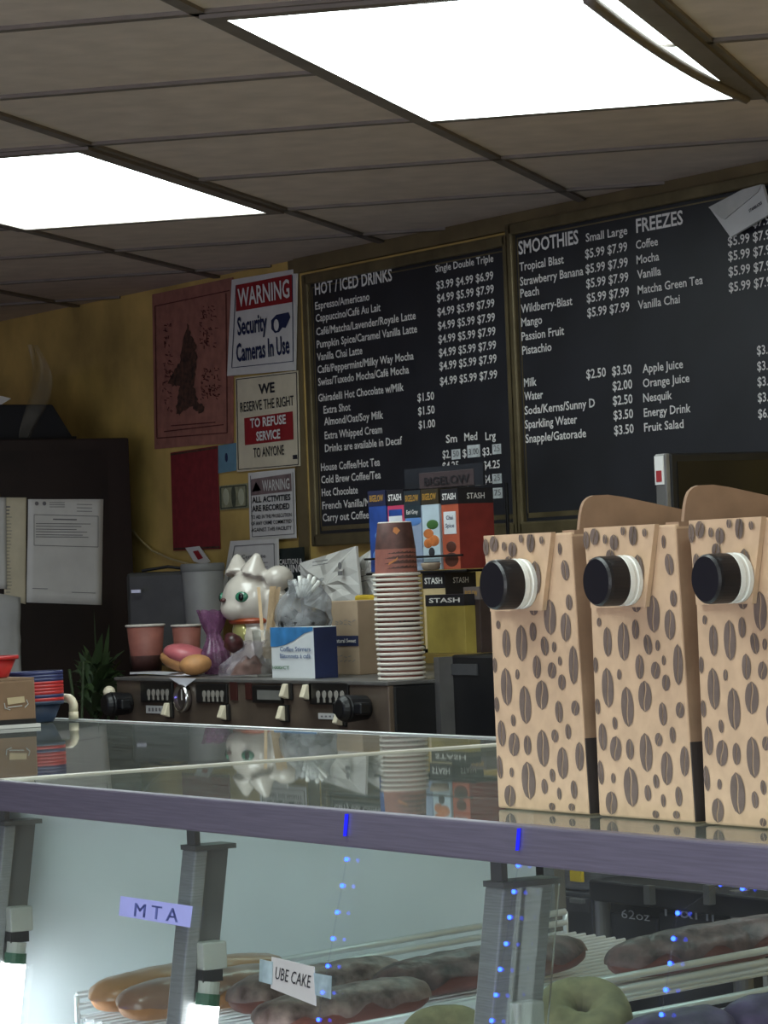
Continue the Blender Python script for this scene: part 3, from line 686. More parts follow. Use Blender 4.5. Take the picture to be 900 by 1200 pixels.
# clear cup of wooden stirrers
M_clear = glass('clear_plastic', (238,238,236), .08, 1.4, haze=.14, hazecol=(220,220,215), scale=30)
M_wood = mat('pale_wood_stick', (216,188,150), .7, var=.08, stretch=(20,20,2))
st = thing('stirrer_cup', 'clear plastic cup of pale wooden sticks in front of the cat figurine', 'cup', (onY(313,790,3.40).x,3.40,T))
k_ = px2m(3.40,313,750); c = onY(313,788,3.40)
m = MB(); hh = onY(313,738,3.4).z-T
m.lathe([(0,.001),(11*k_,.001),(12*k_,.004),(16*k_,hh),(15.5*k_,hh),(11*k_,.006),(0,.004)], (c.x,3.40,T), 24); m.build('cup_wall', M_clear, st, smooth=True)
for (xb,yb_,xt,yt_,dy) in ((310,772,303,688,0),(311,772,318,687,.004),(313,772,322,687,-.004),(315,772,327,688,.004),(309,772,320,690,-.008),(313,772,325,690,.008)):
    a = onY(xb,yb_,3.40+dy); b = onY(xt,yt_,3.40+dy); d = (b-a).normalized()
    m = MB(); m.prism([a+RI*-.0035, a+RI*.0035, b+RI*.0035, b+RI*-.0035], Vector((.861,-.508,0))*.0015); m.build('stirring_stick', M_wood, st)
# crinkled wrapped bundles
def bag(name, label, cat_, blobs, Y, mtl, voxel=.007, warp=.012, ws=28, seed=0, inner=None):
    m = MB()
    for (x,y,rx,ry,d) in blobs:
        k = px2m(Y,x,y); m.ell(onY(x,y,Y), (rx*k, d, ry*k), 14)
    r = remesh(m, voxel, warp, ws, 2)
    r.v = [Vector((p.x,p.y,max(p.z,T+.001))) if p.z > 1.35 and Y > 3 else p for p in r.v]
    c = sum(r.v, Vector())/len(r.v); root = thing(name, label, cat_, (c.x,c.y,min(p.z for p in r.v)))
    r.build('film', mtl, root, smooth=True)
    if inner:
        m = MB()
        for (x,y,rx,ry,d) in inner[0]:
            k = px2m(Y,x,y); m.ell(onY(x,y,Y), (rx*k, d, ry*k), 14)
        r2 = remesh(m, voxel, warp*.6, ws, 2); r2.v = [Vector((p.x,p.y,max(p.z,T+.001))) for p in r2.v]; r2.build(inner[2], inner[1], root, smooth=True)
    return root
def ruffle(name, label, cat_, prof, Y, mtl, folds=11, amp=.14, inner=None):
    """gathered bag: oval sections (x, y, half-width seen, depth) with pleats"""
    def skin(prof, amp, ph=0, closed=True):
        m = MB(); vs = []; n = 56; rows = []
        for i in range(len(prof)-1):
            for t in (0,.25,.5,.75): rows.append([prof[i][k]+(prof[i+1][k]-prof[i][k])*t for k in range(4)])
        rows.append(list(prof[-1]))
        for j, (x,y,hw,d) in enumerate(rows):
            c = onY(x,y,Y); k = px2m(Y,x,y); v = j/(len(rows)-1)
            for i in range(n):
                a_ = 2*pi*i/n; q = 1+amp*(.4+.8*v)*(sin(folds*a_+2*sin(3*v+ph)+ph)*.6+1.2*noise.noise(Vector((cos(a_)*2.2,sin(a_)*2.2,v*5+ph))))
                vs.append(c+Vector((RI*cos(a_)*hw*k*q)+Vector((.861,-.508,0))*sin(a_)*d*q)+Vector((0,0,.004*sin(5*a_+ph)*v)))
        R_ = len(rows); m.add(vs, [(j*n+i,j*n+(i+1)%n,(j+1)*n+(i+1)%n,(j+1)*n+i) for j in range(R_-1) for i in range(n)])
        if closed: m.add([vs[i] for i in range(n)], [tuple(range(n))])
        m.v = [Vector((p.x,p.y,max(p.z,T+.001))) for p in m.v]; return m
    o = skin(prof, amp); c = onY(prof[0][0],prof[0][1],Y)
    rt = thing(name, label, cat_, (c.x,Y,min(p.z for p in o.v))); o.build('film', mtl, rt, smooth=True)
    if inner: skin(inner[0], amp*.6, 1.3).add([], []).build(inner[2], inner[1], rt, smooth=True)
    return rt
M_film = glass('clear_crinkled_film', (236,232,236), .12, 1.45, haze=.22, hazecol=(214,206,214), scale=40)
M_filmp = glass('purple_cellophane', (176,140,176), .12, 1.5, haze=.30, hazecol=(170,120,156), scale=45)
M_candy = mat('dark_wrapped_candy', (88,48,50), .35, var=.4, scale=45)
ruffle('gift_bag', 'purple cellophane bag gathered at its neck beside the pink doughnut', 'bag', [(254,790,13,.02),(254,780,18,.03),(253,764,16,.028),(251,750,9,.014),(250,743,8,.012),(250,732,13,.016),(250,716,19,.02)], 3.43, M_filmp,
    inner=([(254,789,11,.016),(254,778,14,.024),(253,764,12,.02),(252,752,6,.01)], mat('purple_candy',(112,54,92),.4,var=.4,scale=60), 'sweets'))
ruffle('wrapped_bundle', 'clear film bundle lying at the foot of the cat figurine', 'bundle', [(288,791,31,.03),(288,780,29,.035),(291,768,19,.028),(296,758,11,.02),(300,752,13,.016)], 3.37, M_film, folds=7, amp=.2,
    inner=([(294,790,24,.022),(294,780,20,.024),(296,770,10,.015)], mat('brown_bundle_content',(120,92,84),.6,var=.3,scale=50), 'contents'))
m = MB(); k_ = px2m(3.42,272,752); along(m, onY(274,754,3.42), 15*k_, .022, 11*k_, tilt=.6); r = remesh(m,.006,.006,40,1)
o = r.build('chocolate_bar', [M_candy], None, True, origin=onY(274,764,3.42)); tag(o, 'dark and red wrapped sweet leaning on the cat figurine', 'sweet')

# coffee stirrers box
M_navybox = mat('navy_box_side', (34,44,82), .5, var=.12)
M_boxwhite = mat('white_carton', (218,222,224), .55, var=.03)
M_wave = mat('blue_wave_print', (64,134,196), .55, var=.25, scale=20)
SBY = 3.345
sb = thing('stirrer_box', 'white and blue box of coffee stirrers on the machine edge', 'box', (onY(345,790,SBY).x,SBY+.03,T))
a = onY(318,765,SBY); b = onY(368,765,SBY); zt_ = onY(343,735,SBY).z
MB().box((a.x,SBY,T),(b.x,SBY+.055,zt_)).build('carton', M_boxwhite, sb, bevel=.001)
MB().box((b.x-.0005,SBY+.0005,T+.0005),(b.x+.0015,SBY+.0545,zt_-.001)).build('side_panel', M_navybox, sb)
m = MB(); W = b.x-a.x; top_ = zt_; hB = zt_-T
pts = [(0,1),(1,1),(1,.93),(.8,.88),(.55,.74),(.35,.66),(.15,.62),(0,.62)]
m.poly([Vector((a.x+u*W,SBY-.001,T+v*hB)) for u,v in pts]); m.build('wave_print', M_wave, sb)
m = MB(); ytext(m, 'Coffee Stirrers', (329,763), (365,763.5), SBY, 5.2, .012); ytext(m, 'Bâtonnets à café', (329,771), (365,771.5), SBY, 5.2, .012); m.build('lettering', mat('steel_blue_ink',(92,110,150),.7), sb)
m = MB(); ytext(m, '1000/CT', (320.5,784), (340,784.2), SBY, 3.6, .02); m.build('count_print', mat('green_ink',(70,120,80),.7), sb)
sbag = ruffle('stirrer_bag', 'cloudy plastic bag of dark stirrers bulging out of the white and blue box', 'bag', [(356,738,29,.04),(356,726,33,.05),(356,710,32,.048),(357,698,26,.04),(358,688,19,.03),(358,680,21,.03)], 3.40,
    glass('cloudy_bag_film', (226,228,230), .15, 1.45, haze=.24, hazecol=(224,226,230), scale=22), folds=9, amp=.13,
    inner=([(356,738,27,.038),(356,728,30,.045),(356,720,26,.04),(356,716,14,.02)], mat('black_stirrers',(36,34,36),.5,var=.3,stretch=(6,6,60)), 'stirrers'))
for k, (x,y) in enumerate(((345,680),(351,675),(357,678),(363,674),(369,677),(374,682))):
    a = onY(352+k*1.5,700,3.40); b = onY(x,y,3.40); m = MB(); m.cyl(a, b, .0045, n=8); m.build('white_tip', M_white, sbag, smooth=True)
# kraft cocoa bag
KY = 3.50
kb = thing('kraft_bag', 'kraft paper carton with a navy band between stirrer box and yellow packet', 'carton', (onY(405,787,KY).x,KY+.03,T))
a = onY(389,750,KY); b = onY(420,750,KY); zt_ = onY(405,704,KY).z
MB().box((a.x,KY,T),(b.x,KY+.06,zt_)).build('carton', mat('grey_kraft',(168,146,122),.8,var=.08), kb, bevel=.002)
m = MB(); qbox(m, 389,745,420,757, KY, .0012, 0); nb = m.build('navy_band', M_navy, kb)
m = MB(); ytext(m, 'Natural Sweet', (392,753), (418,753), KY-.001, 4.5, .015); m.build('lettering', M_chalk, nb)
m = MB()
for y, n in ((728,5),(731,4),(770,4),(775,5)):
    for k in range(n): strip(m, (393+k*5,y+rr.uniform(-1,1)), (396.5+k*5,y+rr.uniform(-2,2)), .8, KY-.001)
m.build('script_print', M_inkg, kb)
# yellow packet
YY = 3.58
yp = thing('tea_packet', 'yellow packet with red and white print left of the cup stack', 'packet', (onY(432,785,YY).x,YY+.02,T))
a = onY(416,740,YY); b = onY(450,740,YY); zt_ = onY(432,697,YY).z
MB().box((a.x,YY,T),(b.x,YY+.04,zt_)).build('packet_body', mat('yellow_packet',(196,164,50),.45,var=.12), yp, bevel=.006)
m = MB(); m.poly([onY(x,y,YY-.001) for x,y in ((417,720),(421,720),(424,760),(422,782),(418,783))]); m.poly([onY(x,y,YY-.001) for x,y in ((421,745),(440,722),(445,724),(426,752))]); m.build('red_print', M_red, yp)
m = MB(); m.poly([onY(x,y,YY-.0012) for x,y in ((438,700),(446,699),(446,722),(440,726))]); m.ell(onY(441,768,YY), (.012,.002,.022)); m.build('white_print', M_paper, yp)
# pile of bags / napkins leaning
NY = 3.72
for k,(quad, dY, lab, pr) in enumerate((
     (((352,660),(418,640),(424,700),(382,716),(358,708)), 0, 'crumpled white paper bag with a small dark logo leaning above the stirrer box', 1),
     (((412,660),(437,644),(443,672),(441,700),(418,704)), .04, 'creased white envelope leaning behind the paper bag with the logo', 0))):
    P = [onY(x,y,NY+dY) for x,y in quad]; c = sum(P,Vector())/len(P)
    rt = thing('paper_bag' if pr else 'envelope', lab, 'paper bag' if pr else 'envelope', (c.x,NY+dY,min(p.z for p in P)))
    m = MB(); n = len(P)
    ring = [P[i].lerp(P[(i+1)%n], t) for i in range(n) for t in (0,.25,.5,.75)]
    rows = [[c.lerp(q, s_)+Vector((0,rr.uniform(-.007,.007) if s_ < 1 else 0,0)) for q in ring] for s_ in (.35,.7,1)]
    N_ = len(ring); vs = [c+Vector((0,-.008,0))]+[q for r in rows for q in r]
    fs = [(0,1+i,1+(i+1)%N_) for i in range(N_)]+[(1+j*N_+i,1+j*N_+(i+1)%N_,1+(j+1)*N_+(i+1)%N_,1+(j+1)*N_+i) for j in range(2) for i in range(N_)]
    m.add(vs, fs); m.build('paper_body', M_paper, rt, solid=.006)
    m = MB()
    if pr:
        q = onY(398,663,NY-.02); m.lathe([(0,0),(.008,0),(.008,.001),(0,.001)], q, 16, axis='Y'); m.box(q+Vector((-.010,0,-.022)), q+Vector((.010,.001,-.012)))
        for y in (659,663): strip(m, (366,y), (384,y-3), .9, NY-.02)
    else:
        for y in (676,682): strip(m, (422,y), (434,y-3), .8, NY+.02)
    m.build('print', M_inkg, rt)
    # prop so that it stands: the folded back of the sheet reaching down to the machine top
    m = MB(); m.box((c.x-.05,NY+dY+.004,T),(c.x+.05,NY+dY+.014,c.z)); m.build('folded_back', M_paperg, rt)

# ------------------------------------------------------------------ tea rack with tea boxes
M_wire = mat('black_wire', (24,24,26), .4, .6)
TY = 3.56
sh1 = onY(505,668,TY).z; sh2 = ztop+.002
tx0 = onY(434,650,TY).x; tx1 = onY(540,650,TY).x
tr = thing('tea_rack', 'black wire tea rack with a dark header, standing behind the cup stack', 'rack', ((tx0+tx1)/2, TY+.06, sh2))
m = MB()
for z in (sh1-.004,): 
    for y in (TY-.004, TY+.10): m.tube([(tx0-.01,y,z),(tx1+.03,y,z)], .003, 6)
    for k in range(9): x = tx0+(tx1-tx0+.02)*k/8; m.tube([(x,TY-.004,z),(x,TY+.10,z)], .0022, 6)
m.build('shelf', M_wire, tr)
m = MB()
for z in (sh1+.028,): m.tube([(tx0-.01,TY-.008,z),(tx1+.02,TY-.008,z)], .0025, 6)
m.build('front_rail', M_wire, tr)
for x in (tx0-.01, tx1+.025): m = MB(); m.tube([(x,TY+.10,sh2),(x,TY+.10,onY(500,573,TY+.1).z)], .004, 8); m.build('post', M_wire, tr)
m = MB(); m.tube([(tx0-.01,TY+.10,sh2+.003),(tx1+.025,TY+.10,sh2+.003)], .004, 8); m.tube([(tx1-.06,TY+.10,sh2+.003),(tx1-.06,TY-.06,sh2+.003)], .004, 8); m.build('base_wire', M_wire, tr)
HY = TY+.105
m = MB(); qbox(m, 474,546,566,572, HY, .0, .006); hp = m.build('header_panel', mat('smoky_header',(46,48,54),.3), tr)
m = MB(); qbox(m, 492,552,556,571, HY, .002, 0); hb = m.build('header_badge', mat('brown_badge',(72,60,62),.5), hp, bevel=.004)
m = MB(); ytext(m, 'BIGELOW', (498,568), (551,566), HY-.002, 9, .02); m.build('lettering', mat('dim_badge_ink',(36,32,36),.6), hp)
def teabox(label, xa, xb, yt, yb, Y, depth, front, side, cap_, word, extra=None, zb=None, group='tea boxes in the wire rack', sideword=True):
    a = onY(xa,(yt+yb)/2,Y); b = onY(xb,(yt+yb)/2,Y); z1 = onY((xa+xb)/2,yt,Y).z; z0 = zb if zb is not None else onY((xa+xb)/2,yb,Y).z
    rt = thing('tea_box', label, 'tea box', ((a.x+b.x)/2,Y+depth/2,z0), group)
    MB().box((a.x,Y,z0),(b.x,Y+depth,z1)).build('carton', front, rt, bevel=.001)
    hgt = z1-z0; cz_ = z1-hgt*.19
    m = MB(); m.box((a.x-.0006,Y-.0006,cz_),(b.x+.0006,Y+depth,z1+.0004)); cp_ = m.build('top_band', cap_, rt)
    if side is not front: MB().box((b.x-.0004,Y+.0004,z0+.001),(b.x+.0005,Y+depth-.0004,cz_)).build('side_panel', side, rt)
    m = MB(); wv = b.x-a.x
    if word: m.text(word, (a.x+.1*wv,Y-.0012,cz_+hgt*.06), (1,0,0), (0,0,1), width=.8*wv, cap=hgt*.075, bold=.02)
    if word and sideword: m.text(word, (b.x+.0012,Y+depth*.25,cz_+hgt*.06), (0,1,0), (0,0,1), width=depth*.5, cap=hgt*.07, bold=.01)
    if m.v: m.build('lettering', M_chalk if word == 'STASH' else M_gold, cp_)
    if extra:
        for nm, shapes, mm in extra:
            m = MB()
            for sh in shapes:
                if sh[0] == 'r': _, u0,v0,u1,v1 = sh; m.box((a.x+u0*wv,Y-.0012,z0+v0*hgt),(a.x+u1*wv,Y,z0+v1*hgt))
                elif sh[0] == 'e': _, u,v,ru,rv = sh; m.ell((a.x+u*wv,Y,z0+v*hgt),(ru*wv,.0016,rv*hgt))
                elif sh[0] == 't': _, s_,u,v,wd,cp2 = sh; m.text(s_, (a.x+u*wv,Y-.0016,z0+v*hgt), (1,0,0),(0,0,1), width=wd*wv, cap=cp2*hgt, bold=.01)
            m.build(nm, mm, rt)
    return rt
M_bluebox = mat('royal_blue_carton', (46,76,150), .45, var=.2, scale=25); M_pinkbox = mat('pink_carton', (198,70,104), .45, var=.1)
M_greybl = mat('grey_blue_carton', (150,164,190), .45, var=.12); M_peach = mat('pale_blue_white_carton', (192,210,220), .45, var=.1)
M_orbox = mat('terracotta_carton', (186,92,66), .45, var=.14); M_redside = mat('brick_red_carton', (138,48,44), .5, var=.2, scale=14)
M_capblk = mat('black_carton_band', (34,32,38), .45); M_leaf = mat('leaf_green_print', (70,110,56), .5); M_nut = mat('orange_nut_print', (206,120,64), .5, var=.2, scale=60)
M_lab = mat('white_label_print', (222,226,230), .6); M_skyl = mat('sky_blue_print', (96,140,206), .5)
teabox('royal blue tea box at the left end of the upper rack shelf', 433,453,575,668, TY,.088, M_bluebox, M_bluebox, mat('navy_band',(42,46,74),.45), 'BIGELOW', [('blue_swirl',[('e',.6,.45,.3,.05),('e',.4,.2,.25,.07)],M_skyl)], zb=sh1)
teabox('pink tea box second from left on the upper rack shelf', 455,474,574,668, TY,.088, M_pinkbox, M_pinkbox, M_capblk, 'STASH', [('white_label',[('r',.1,.45,.9,.68)],M_lab),('blue_panel',[('r',.1,.68,.9,.76)],M_bluebox)], zb=sh1)
teabox('grey-blue tea box behind the top of the cup stack', 475,494,575,668, TY,.088, M_greybl, M_greybl, mat('dark_slate_band',(44,52,58),.45), 'BIGELOW', [('dark_panel',[('r',0,.66,1,.82)],mat('dark_slate_panel',(40,54,62),.5)),('blue_arc',[('e',.5,.62,.5,.06)],M_skyl),('script',[('t','Earl Grey',.15,.71,.7,.05)],M_chalk)], zb=sh1)
teabox('pale tea box with orange nuts and green leaf print', 495,515,573,668, TY,.088, M_peach, M_peach, mat('gold_black_band',(60,52,40),.45), 'BIGELOW', [('leaf_print',[('e',.6,.56,.35,.06)],M_leaf),('nut_print',[('e',.35,.45,.3,.06),('e',.65,.36,.32,.07),('e',.3,.33,.25,.06)],M_nut),('base_print',[('r',.05,.02,.95,.1),('e',.5,.22,.18,.06)],M_ink)], zb=sh1)
teabox('terracotta tea box with a wide brick red side, right end of the upper shelf', 518,538,573,668, TY,.085, M_orbox, M_redside, M_capblk, 'STASH', [('white_label',[('r',.15,.44,.85,.72),],M_lab),('blend_print',[('t','Chai',.3,.62,.4,.05),('t','Spice',.25,.52,.5,.05)],M_navy),('cup_print',[('e',.5,.12,.4,.09),('e',.5,.28,.3,.07)],mat('dark_tea_print',(84,46,36),.5))], zb=sh1)
LYT = 3.475
zc_ = ztop+.001
teabox('yellow tea box with black band on the lower level of the tea rack', 500,545,697,766, LYT,.06, mat('olive_yellow_carton',(166,146,70),.5,var=.14), mat('olive_yellow_carton',(166,146,70),.5), M_capblk, 'STASH', None, zb=zc_, sideword=False)
teabox('dark green tea box lying behind the yellow tea box, white letters on its band', 497,523,672,768, TY+.0,.075, mat('cream_carton',(206,184,140),.5), M_capblk, M_capblk, 'STASH', None, zb=zc_)
teabox('dark brown tea box at the right end of the lower rack level', 545,563,688,768, 3.50,.10, mat('dark_brown_carton',(66,52,50),.5,var=.2), mat('dark_brown_carton',(66,52,50),.5), mat('grey_brown_band',(110,100,98),.5), 'BIGELOW', None, zb=zc_, sideword=False)
# tag hanging in the rack front
o = MB().lathe([(0,0),(.016,.001),(.021,.014),(.019,.016),(.0,.006)], onY(505,664,TY-.03)+Vector((0,0,-.008)), 20).build('tea_scoop', mat('tan_scoop',(170,150,130),.5), None, True, origin=onY(505,668,TY-.03)); tag(o, 'small tan dish hooked on the front rail of the tea rack', 'dish')

# black monitor at the right, behind the coffee boxes
MY = 3.42
px_ = onY(783,560,MY).x; zt_ = onY(783,531,MY).z
mo = thing('monitor', 'black monitor edge-on in front of the menu board, behind the coffee boxes', 'monitor', (px_-.018,MY+.2,.94))
MB().box((px_-.030,MY+.006,zt_-.34),(px_,MY+.46,zt_)).build('screen_housing', M_black, mo, bevel=.004)
m = MB(); m.box((px_-.034,MY-.004,zt_-.34),(px_-.002,MY+.008,zt_)); eb = m.build('silver_edge', M_steeld, mo, bevel=.003)
m = MB(); m.box((px_-.032,MY-.006,zt_-.055),(px_-.006,MY-.004,zt_-.004)); m.build('white_sticker', M_paper, eb)
m = MB(); m.box((px_-.027,MY-.007,zt_-.05),(px_-.011,MY-.006,zt_-.03)); m.build('red_print', M_red, eb)
m = MB(); m.box((px_+.0,MY+.02,zt_-.32),(px_+.002,MY+.445,zt_-.015)); m.build('screen', mat('black_glass_screen',(12,12,15),.12), mo)
MB().box((px_-.028,MY+.18,.955),(px_-.005,MY+.28,zt_-.3)).build('stand_neck', M_black, mo)
MB().box((px_-.12,MY+.10,.94),(px_+.10,MY+.36,.957)).build('stand_base', M_black, mo, bevel=.004)

# ------------------------------------------------------------------ dark cabinet at the left with papers
cc = onY(151,513,WY-.10)
FX = cc.x; ct_ = cc.z
M_cab = mat('dark_brown_cabinet', (44,32,30), .55, var=.25, scale=6, stretch=(1,1,.3))
fy0 = onX(-60,600,FX).y
cb_ = thing('cabinet', 'tall dark brown cabinet at the left with papers taped to it', 'cabinet', (FX-.3,(fy0+WY-.1)/2,0))
MB().box((FX-.62,fy0,.02),(FX,WY-.10,ct_)).build('body', M_cab, cb_, bevel=.004)
MB().box((FX-.6,fy0+.02,0),(FX-.02,WY-.12,.02)).build('plinth', M_black, cb_)
m = MB(); m.box((FX-.002,fy0+.02,.1),(FX+.004,WY-.17,ct_-.03)); m.build('door', mat('dark_brown_door',(38,27,26),.5,var=.25,scale=6), cb_)
def xflat(name, label, cat_, quad, mtl, off=.008, th=.002, group=None, curl=0):
    P = [onX(x,y,FX+off) for x,y in quad]; c = sum(P,Vector())/len(P)
    rt = thing(name, label, cat_, (FX+off,c.y,min(p.z for p in P)), group)
    a, b, c_, d = P
    m = MB(); m.sheet(lambda u,v: a.lerp(b,u).lerp(d.lerp(c_,u),v)+Vector((curl*(sin(u*9+v*4)*.5+noise.noise(Vector((u*5,v*7,off*99))))*min(1,3*v),0,0)), 10, 12); m.build('sheet', mtl, rt, True, solid=th)
    return rt, P
def xstrip(mb, a, b, wpx, off):
    ax, ay = a; bx, by = b; L_ = math.hypot(bx-ax,by-ay); nx, ny = -(by-ay)/L_*wpx/2, (bx-ax)/L_*wpx/2
    mb.poly([onX(ax+nx,ay+ny,FX+off), onX(bx+nx,by+ny,FX+off), onX(bx-nx,by-ny,FX+off), onX(ax-nx,ay-ny,FX+off)])
pg, _ = xflat('notice_paper', 'white creased printed notice on the dark cabinet, right of the yellowed page', 'paper', ((33,585),(121,585),(119,709),(31,706)), M_paper, .008, group='papers on the dark cabinet', curl=.0015)
m = MB()
for a, b in (((40,603),(115,605)),((115,605),(115,641)),((40,603),(40,639)),((40,639),(115,641))): xstrip(m, a, b, .7, .0112)
for y in (613.5,616.5,620,623,626.5,629): xstrip(m, (42,y), (42+rr.uniform(40,70),y+.6), .8, .0112)
xstrip(m, (62,608.5), (90,609), 1.4, .0112)
for y in (589,591.5,594): xstrip(m, (58,y), (76,y), .7, .0112)
for y in (591,595,599): xstrip(m, (90,y), (108,y+.3), .7, .0112)
xstrip(m, (38,689.5), (56,690), .7, .0112); xstrip(m, (84,694), (112,695), .7, .0112)
for x in (43,52): q = onX(x,590,FX+.0112); m.lathe([(0,0),(.0055,0),(.0055,.0004),(0,.0004)], q, 12, axis='X')
m.build('print', M_inkg, pg)
pg2, _ = xflat('notice_paper', 'yellowed printed page on the dark cabinet, left of the white notice', 'paper', ((4,583),(31,583),(30,708),(5,702)), M_paperw, .010, group='papers on the dark cabinet', curl=.001)
m = MB()
for k in range(26):
    y = 594+k*4.0; xstrip(m, (7,y), (11+rr.uniform(0,3),y), 1.6 if k < 3 else .7, .0132)
m.build('print', M_inkg, pg2)
xflat('notice_paper', 'white page at the left edge of the picture, on the dark cabinet', 'paper', ((-40,582),(7,583),(8,690),(-38,690)), M_paper, .014, group='papers on the dark cabinet')
xflat('paper_towel', 'crumpled grey-white paper hanging below the pages on the dark cabinet', 'paper', ((-30,690),(24,700),(25,800),(-26,800)), M_paperg, .012, curl=.006)
# black box with sloping lid on the cabinet and a wisp of film
q = [onX(x,y,FX-.12) for x,y in ((-70,507),(88,507),(62,474),(-50,474))]
for p in (q[0],q[1]): p.z = ct_
o = thing('storage_box', 'black box with sloping sides on top of the dark cabinet', 'box', (FX-.25,(q[0].y+q[1].y)/2,ct_))
m = MB(); m.prism(q, (-.3,0,0)); m.build('lid', mat('black_lid',(28,30,36),.5,var=.1), o, bevel=.004)
m = MB(); m.box((FX-.43,q[0].y,ct_),(FX-.112,q[1].y,ct_+.012)); m.build('base_rim', M_black, o)
m = MB()
def wisp(u, v):
    x = 38+10*sin(v*4)+ (u-.5)*(12+12*sin(v*3)); y = 404+109*v
    p = onX(x,y,FX-.05); return p+Vector((.01*sin(u*6+v*5),0,0))
m.sheet(wisp, 8, 16); o = m.build('plastic_film', glass('wisp_film',(250,250,250),.3,1.25,haze=.18,hazecol=(170,165,150),scale=14), None, True, origin=onX(42,484,FX-.05)); tag(o, 'thin crumpled clear plastic wisp sticking up behind the black lid', 'plastic')
o = MB().prism([onX(x,y,FX-.11) for x,y in ((-30,476),(2,474),(13,467),(2,464),(-30,462))], (-.05,0,0)).build('folded_paper', M_paper, None, origin=onX(0,474,FX-.11)); tag(o, 'white folded paper lying on the black lid at the left edge', 'paper')

# plant left of the machine
PYp = 3.50
pc = onY(112,840,PYp)
pt = thing('potted_plant', 'dark green spiky potted plant between the cabinet and the espresso machine', 'plant', (pc.x,PYp,.94))
m = MB(); m.lathe([(0,0),(.055,0),(.075,.16),(.08,.17),(.07,.17),(.06,.15),(0,.15)], (pc.x,PYp,.94), 24); m.build('pot', mat('dark_clay_pot',(62,44,38),.7), pt, smooth=True)
m = MB(); base = Vector((pc.x,PYp,1.08)); rp_ = random.Random(11)
tips = [(110,714),(82,788),(86,800),(98,756),(128,731),(146,762),(95,775),(140,790),(90,815),(120,742),(132,770),(104,790),(112,770),(126,800),(138,815),(100,810),(118,785),(84,805),(145,800)]
tips += [(rp_.uniform(86,148),rp_.uniform(760,825)) for _ in range(75)]
for (tx,ty) in tips:
    dy = rp_.uniform(-.08,.08); t_ = onY(tx,ty,PYp+dy); b_ = onY(113+rp_.uniform(-7,7), max(ty+18, 795+rp_.uniform(0,38)), PYp+dy*.3)
    wd = rp_.uniform(.009,.015); side = Vector((rp_.uniform(-1,1),rp_.uniform(-1,1),.3)).normalized(); vs = []
    L_ = [b_.lerp(t_,s_)+Vector((0,0,.022*sin(pi*s_)*(1 if ty > 750 else 0))) for s_ in (0,.25,.5,.75,1)]
    for s_, p in zip((.4,.9,1,.7,.03), L_): vs += [p-side*wd*s_, p+Vector((0,0,-.002)), p+side*wd*s_]
    fs = [(i*3+j,i*3+j+1,i*3+j+4,i*3+j+3) for i in range(4) for j in range(2)]; m.add(vs, fs)
m.build('foliage', mat('dark_green_leaf',(66,88,52),.5,var=.3,scale=12), pt, smooth=True)
for k in range(5):
    m = MB(); a_ = 2*pi*k/5; m.tube([base+Vector((.02*cos(a_),.02*sin(a_),0)), base+Vector((.05*cos(a_),.05*sin(a_),.2)), base+Vector((.06*cos(a_+.4),.06*sin(a_+.4),.3+.02*k))], .004, 6); m.build('stem', mat('green_stem',(58,74,44),.6), pt, smooth=True)

# ================================================================== DISPLAY CASE
FY, BYc = 1.52, 2.275
CX0, CX1 = -5.9, -1.3
PX = -3.46; PP = -3.50                                       # partition / glass seam
TZ = G-.033                                      # bottom of the top trim
dc = thing('display_case', 'glass bakery display case with steel edge tinted with a violet sheen and lamp posts', 'display case', ((CX0+CX1)/2, 1.9, 0))
M_top = glass('glass_counter_top', (216,226,222), .018, 1.5, haze=.10, hazecol=(186,190,184), scale=7, stretch=(1,14,1))
M_front = glass('front_glass', (246,250,249), .01, 1.45, haze=.015, hazecol=(230,236,240), scale=9)
for a, b in ((CX0+.01,PX-.004),(PX+.004,CX1-.01)):
    MB().box((a,FY+.004,G-.006),(b,BYc-.004,G)).build('glass_top', M_top, dc)
MB().box((PX-.011,FY+.006,G-.012),(PX+.011,BYc-.004,G+.0016)).build('seam_strip', mat('pale_seam_strip',(206,202,190),.4,.3,var=.1), dc)
m = MB(); m.box((CX0,FY-.006,TZ),(CX1,FY+.008,G+.001)); m.box((CX0,FY+.008,TZ),(CX1,FY+.045,TZ+.004)); m.build('top_edge_trim', M_trim, dc, bevel=.0025)
MB().box((CX0,BYc-.006,G-.022),(CX1,BYc+.006,G+.002)).build('rear_edge_trim', M_chrome, dc, bevel=.002)
M_part = mat('pale_grey_green_panel', (210,218,224), .5, var=.04, scale=6)
MB().box((PP-.008,FY+.012,.86),(PP,BYc-.005,G-.013)).build('partition_panel', M_part, dc)
m = MB()
SL = math.tan(radians(8.5))
gz0, gy0 = TZ, FY+.003
def gl(x, z, off=0): return Vector((x, gy0-(gz0-z)*SL+off, z))
m.prism([gl(CX0+.01,TZ,0), gl(CX1-.01,TZ,0), gl(CX1-.01,.86,0), gl(CX0+.01,.86,0)], (0,.005,0)); m.build('front_glass', M_front, dc)
m = MB(); m.box((CX0,gl(0,.86).y-.01,0),(CX1,BYc,.86)); m.build('base_cabinet', M_steeld, dc)
MB().box((CX0+.01,gl(0,.86).y,.858),(CX1-.01,BYc-.01,.87)).build('deck', M_part, dc)
for x in (CX0+.012, CX1-.012):
    MB().box((x-.012,FY,.86),(x+.012,BYc,G-.007)).build('end_panel', M_steeld, dc)
for x in (CX0+.03,PX,CX1-.03): MB().box((x-.012,BYc-.012,.86),(x+.012,BYc+.004,G-.006)).build('rear_post', M_steeld, dc)
M_fill = emit('fill_tube_glow', (246,250,255), 9.0)  # unseen tube added under the top trim to brighten the case interior
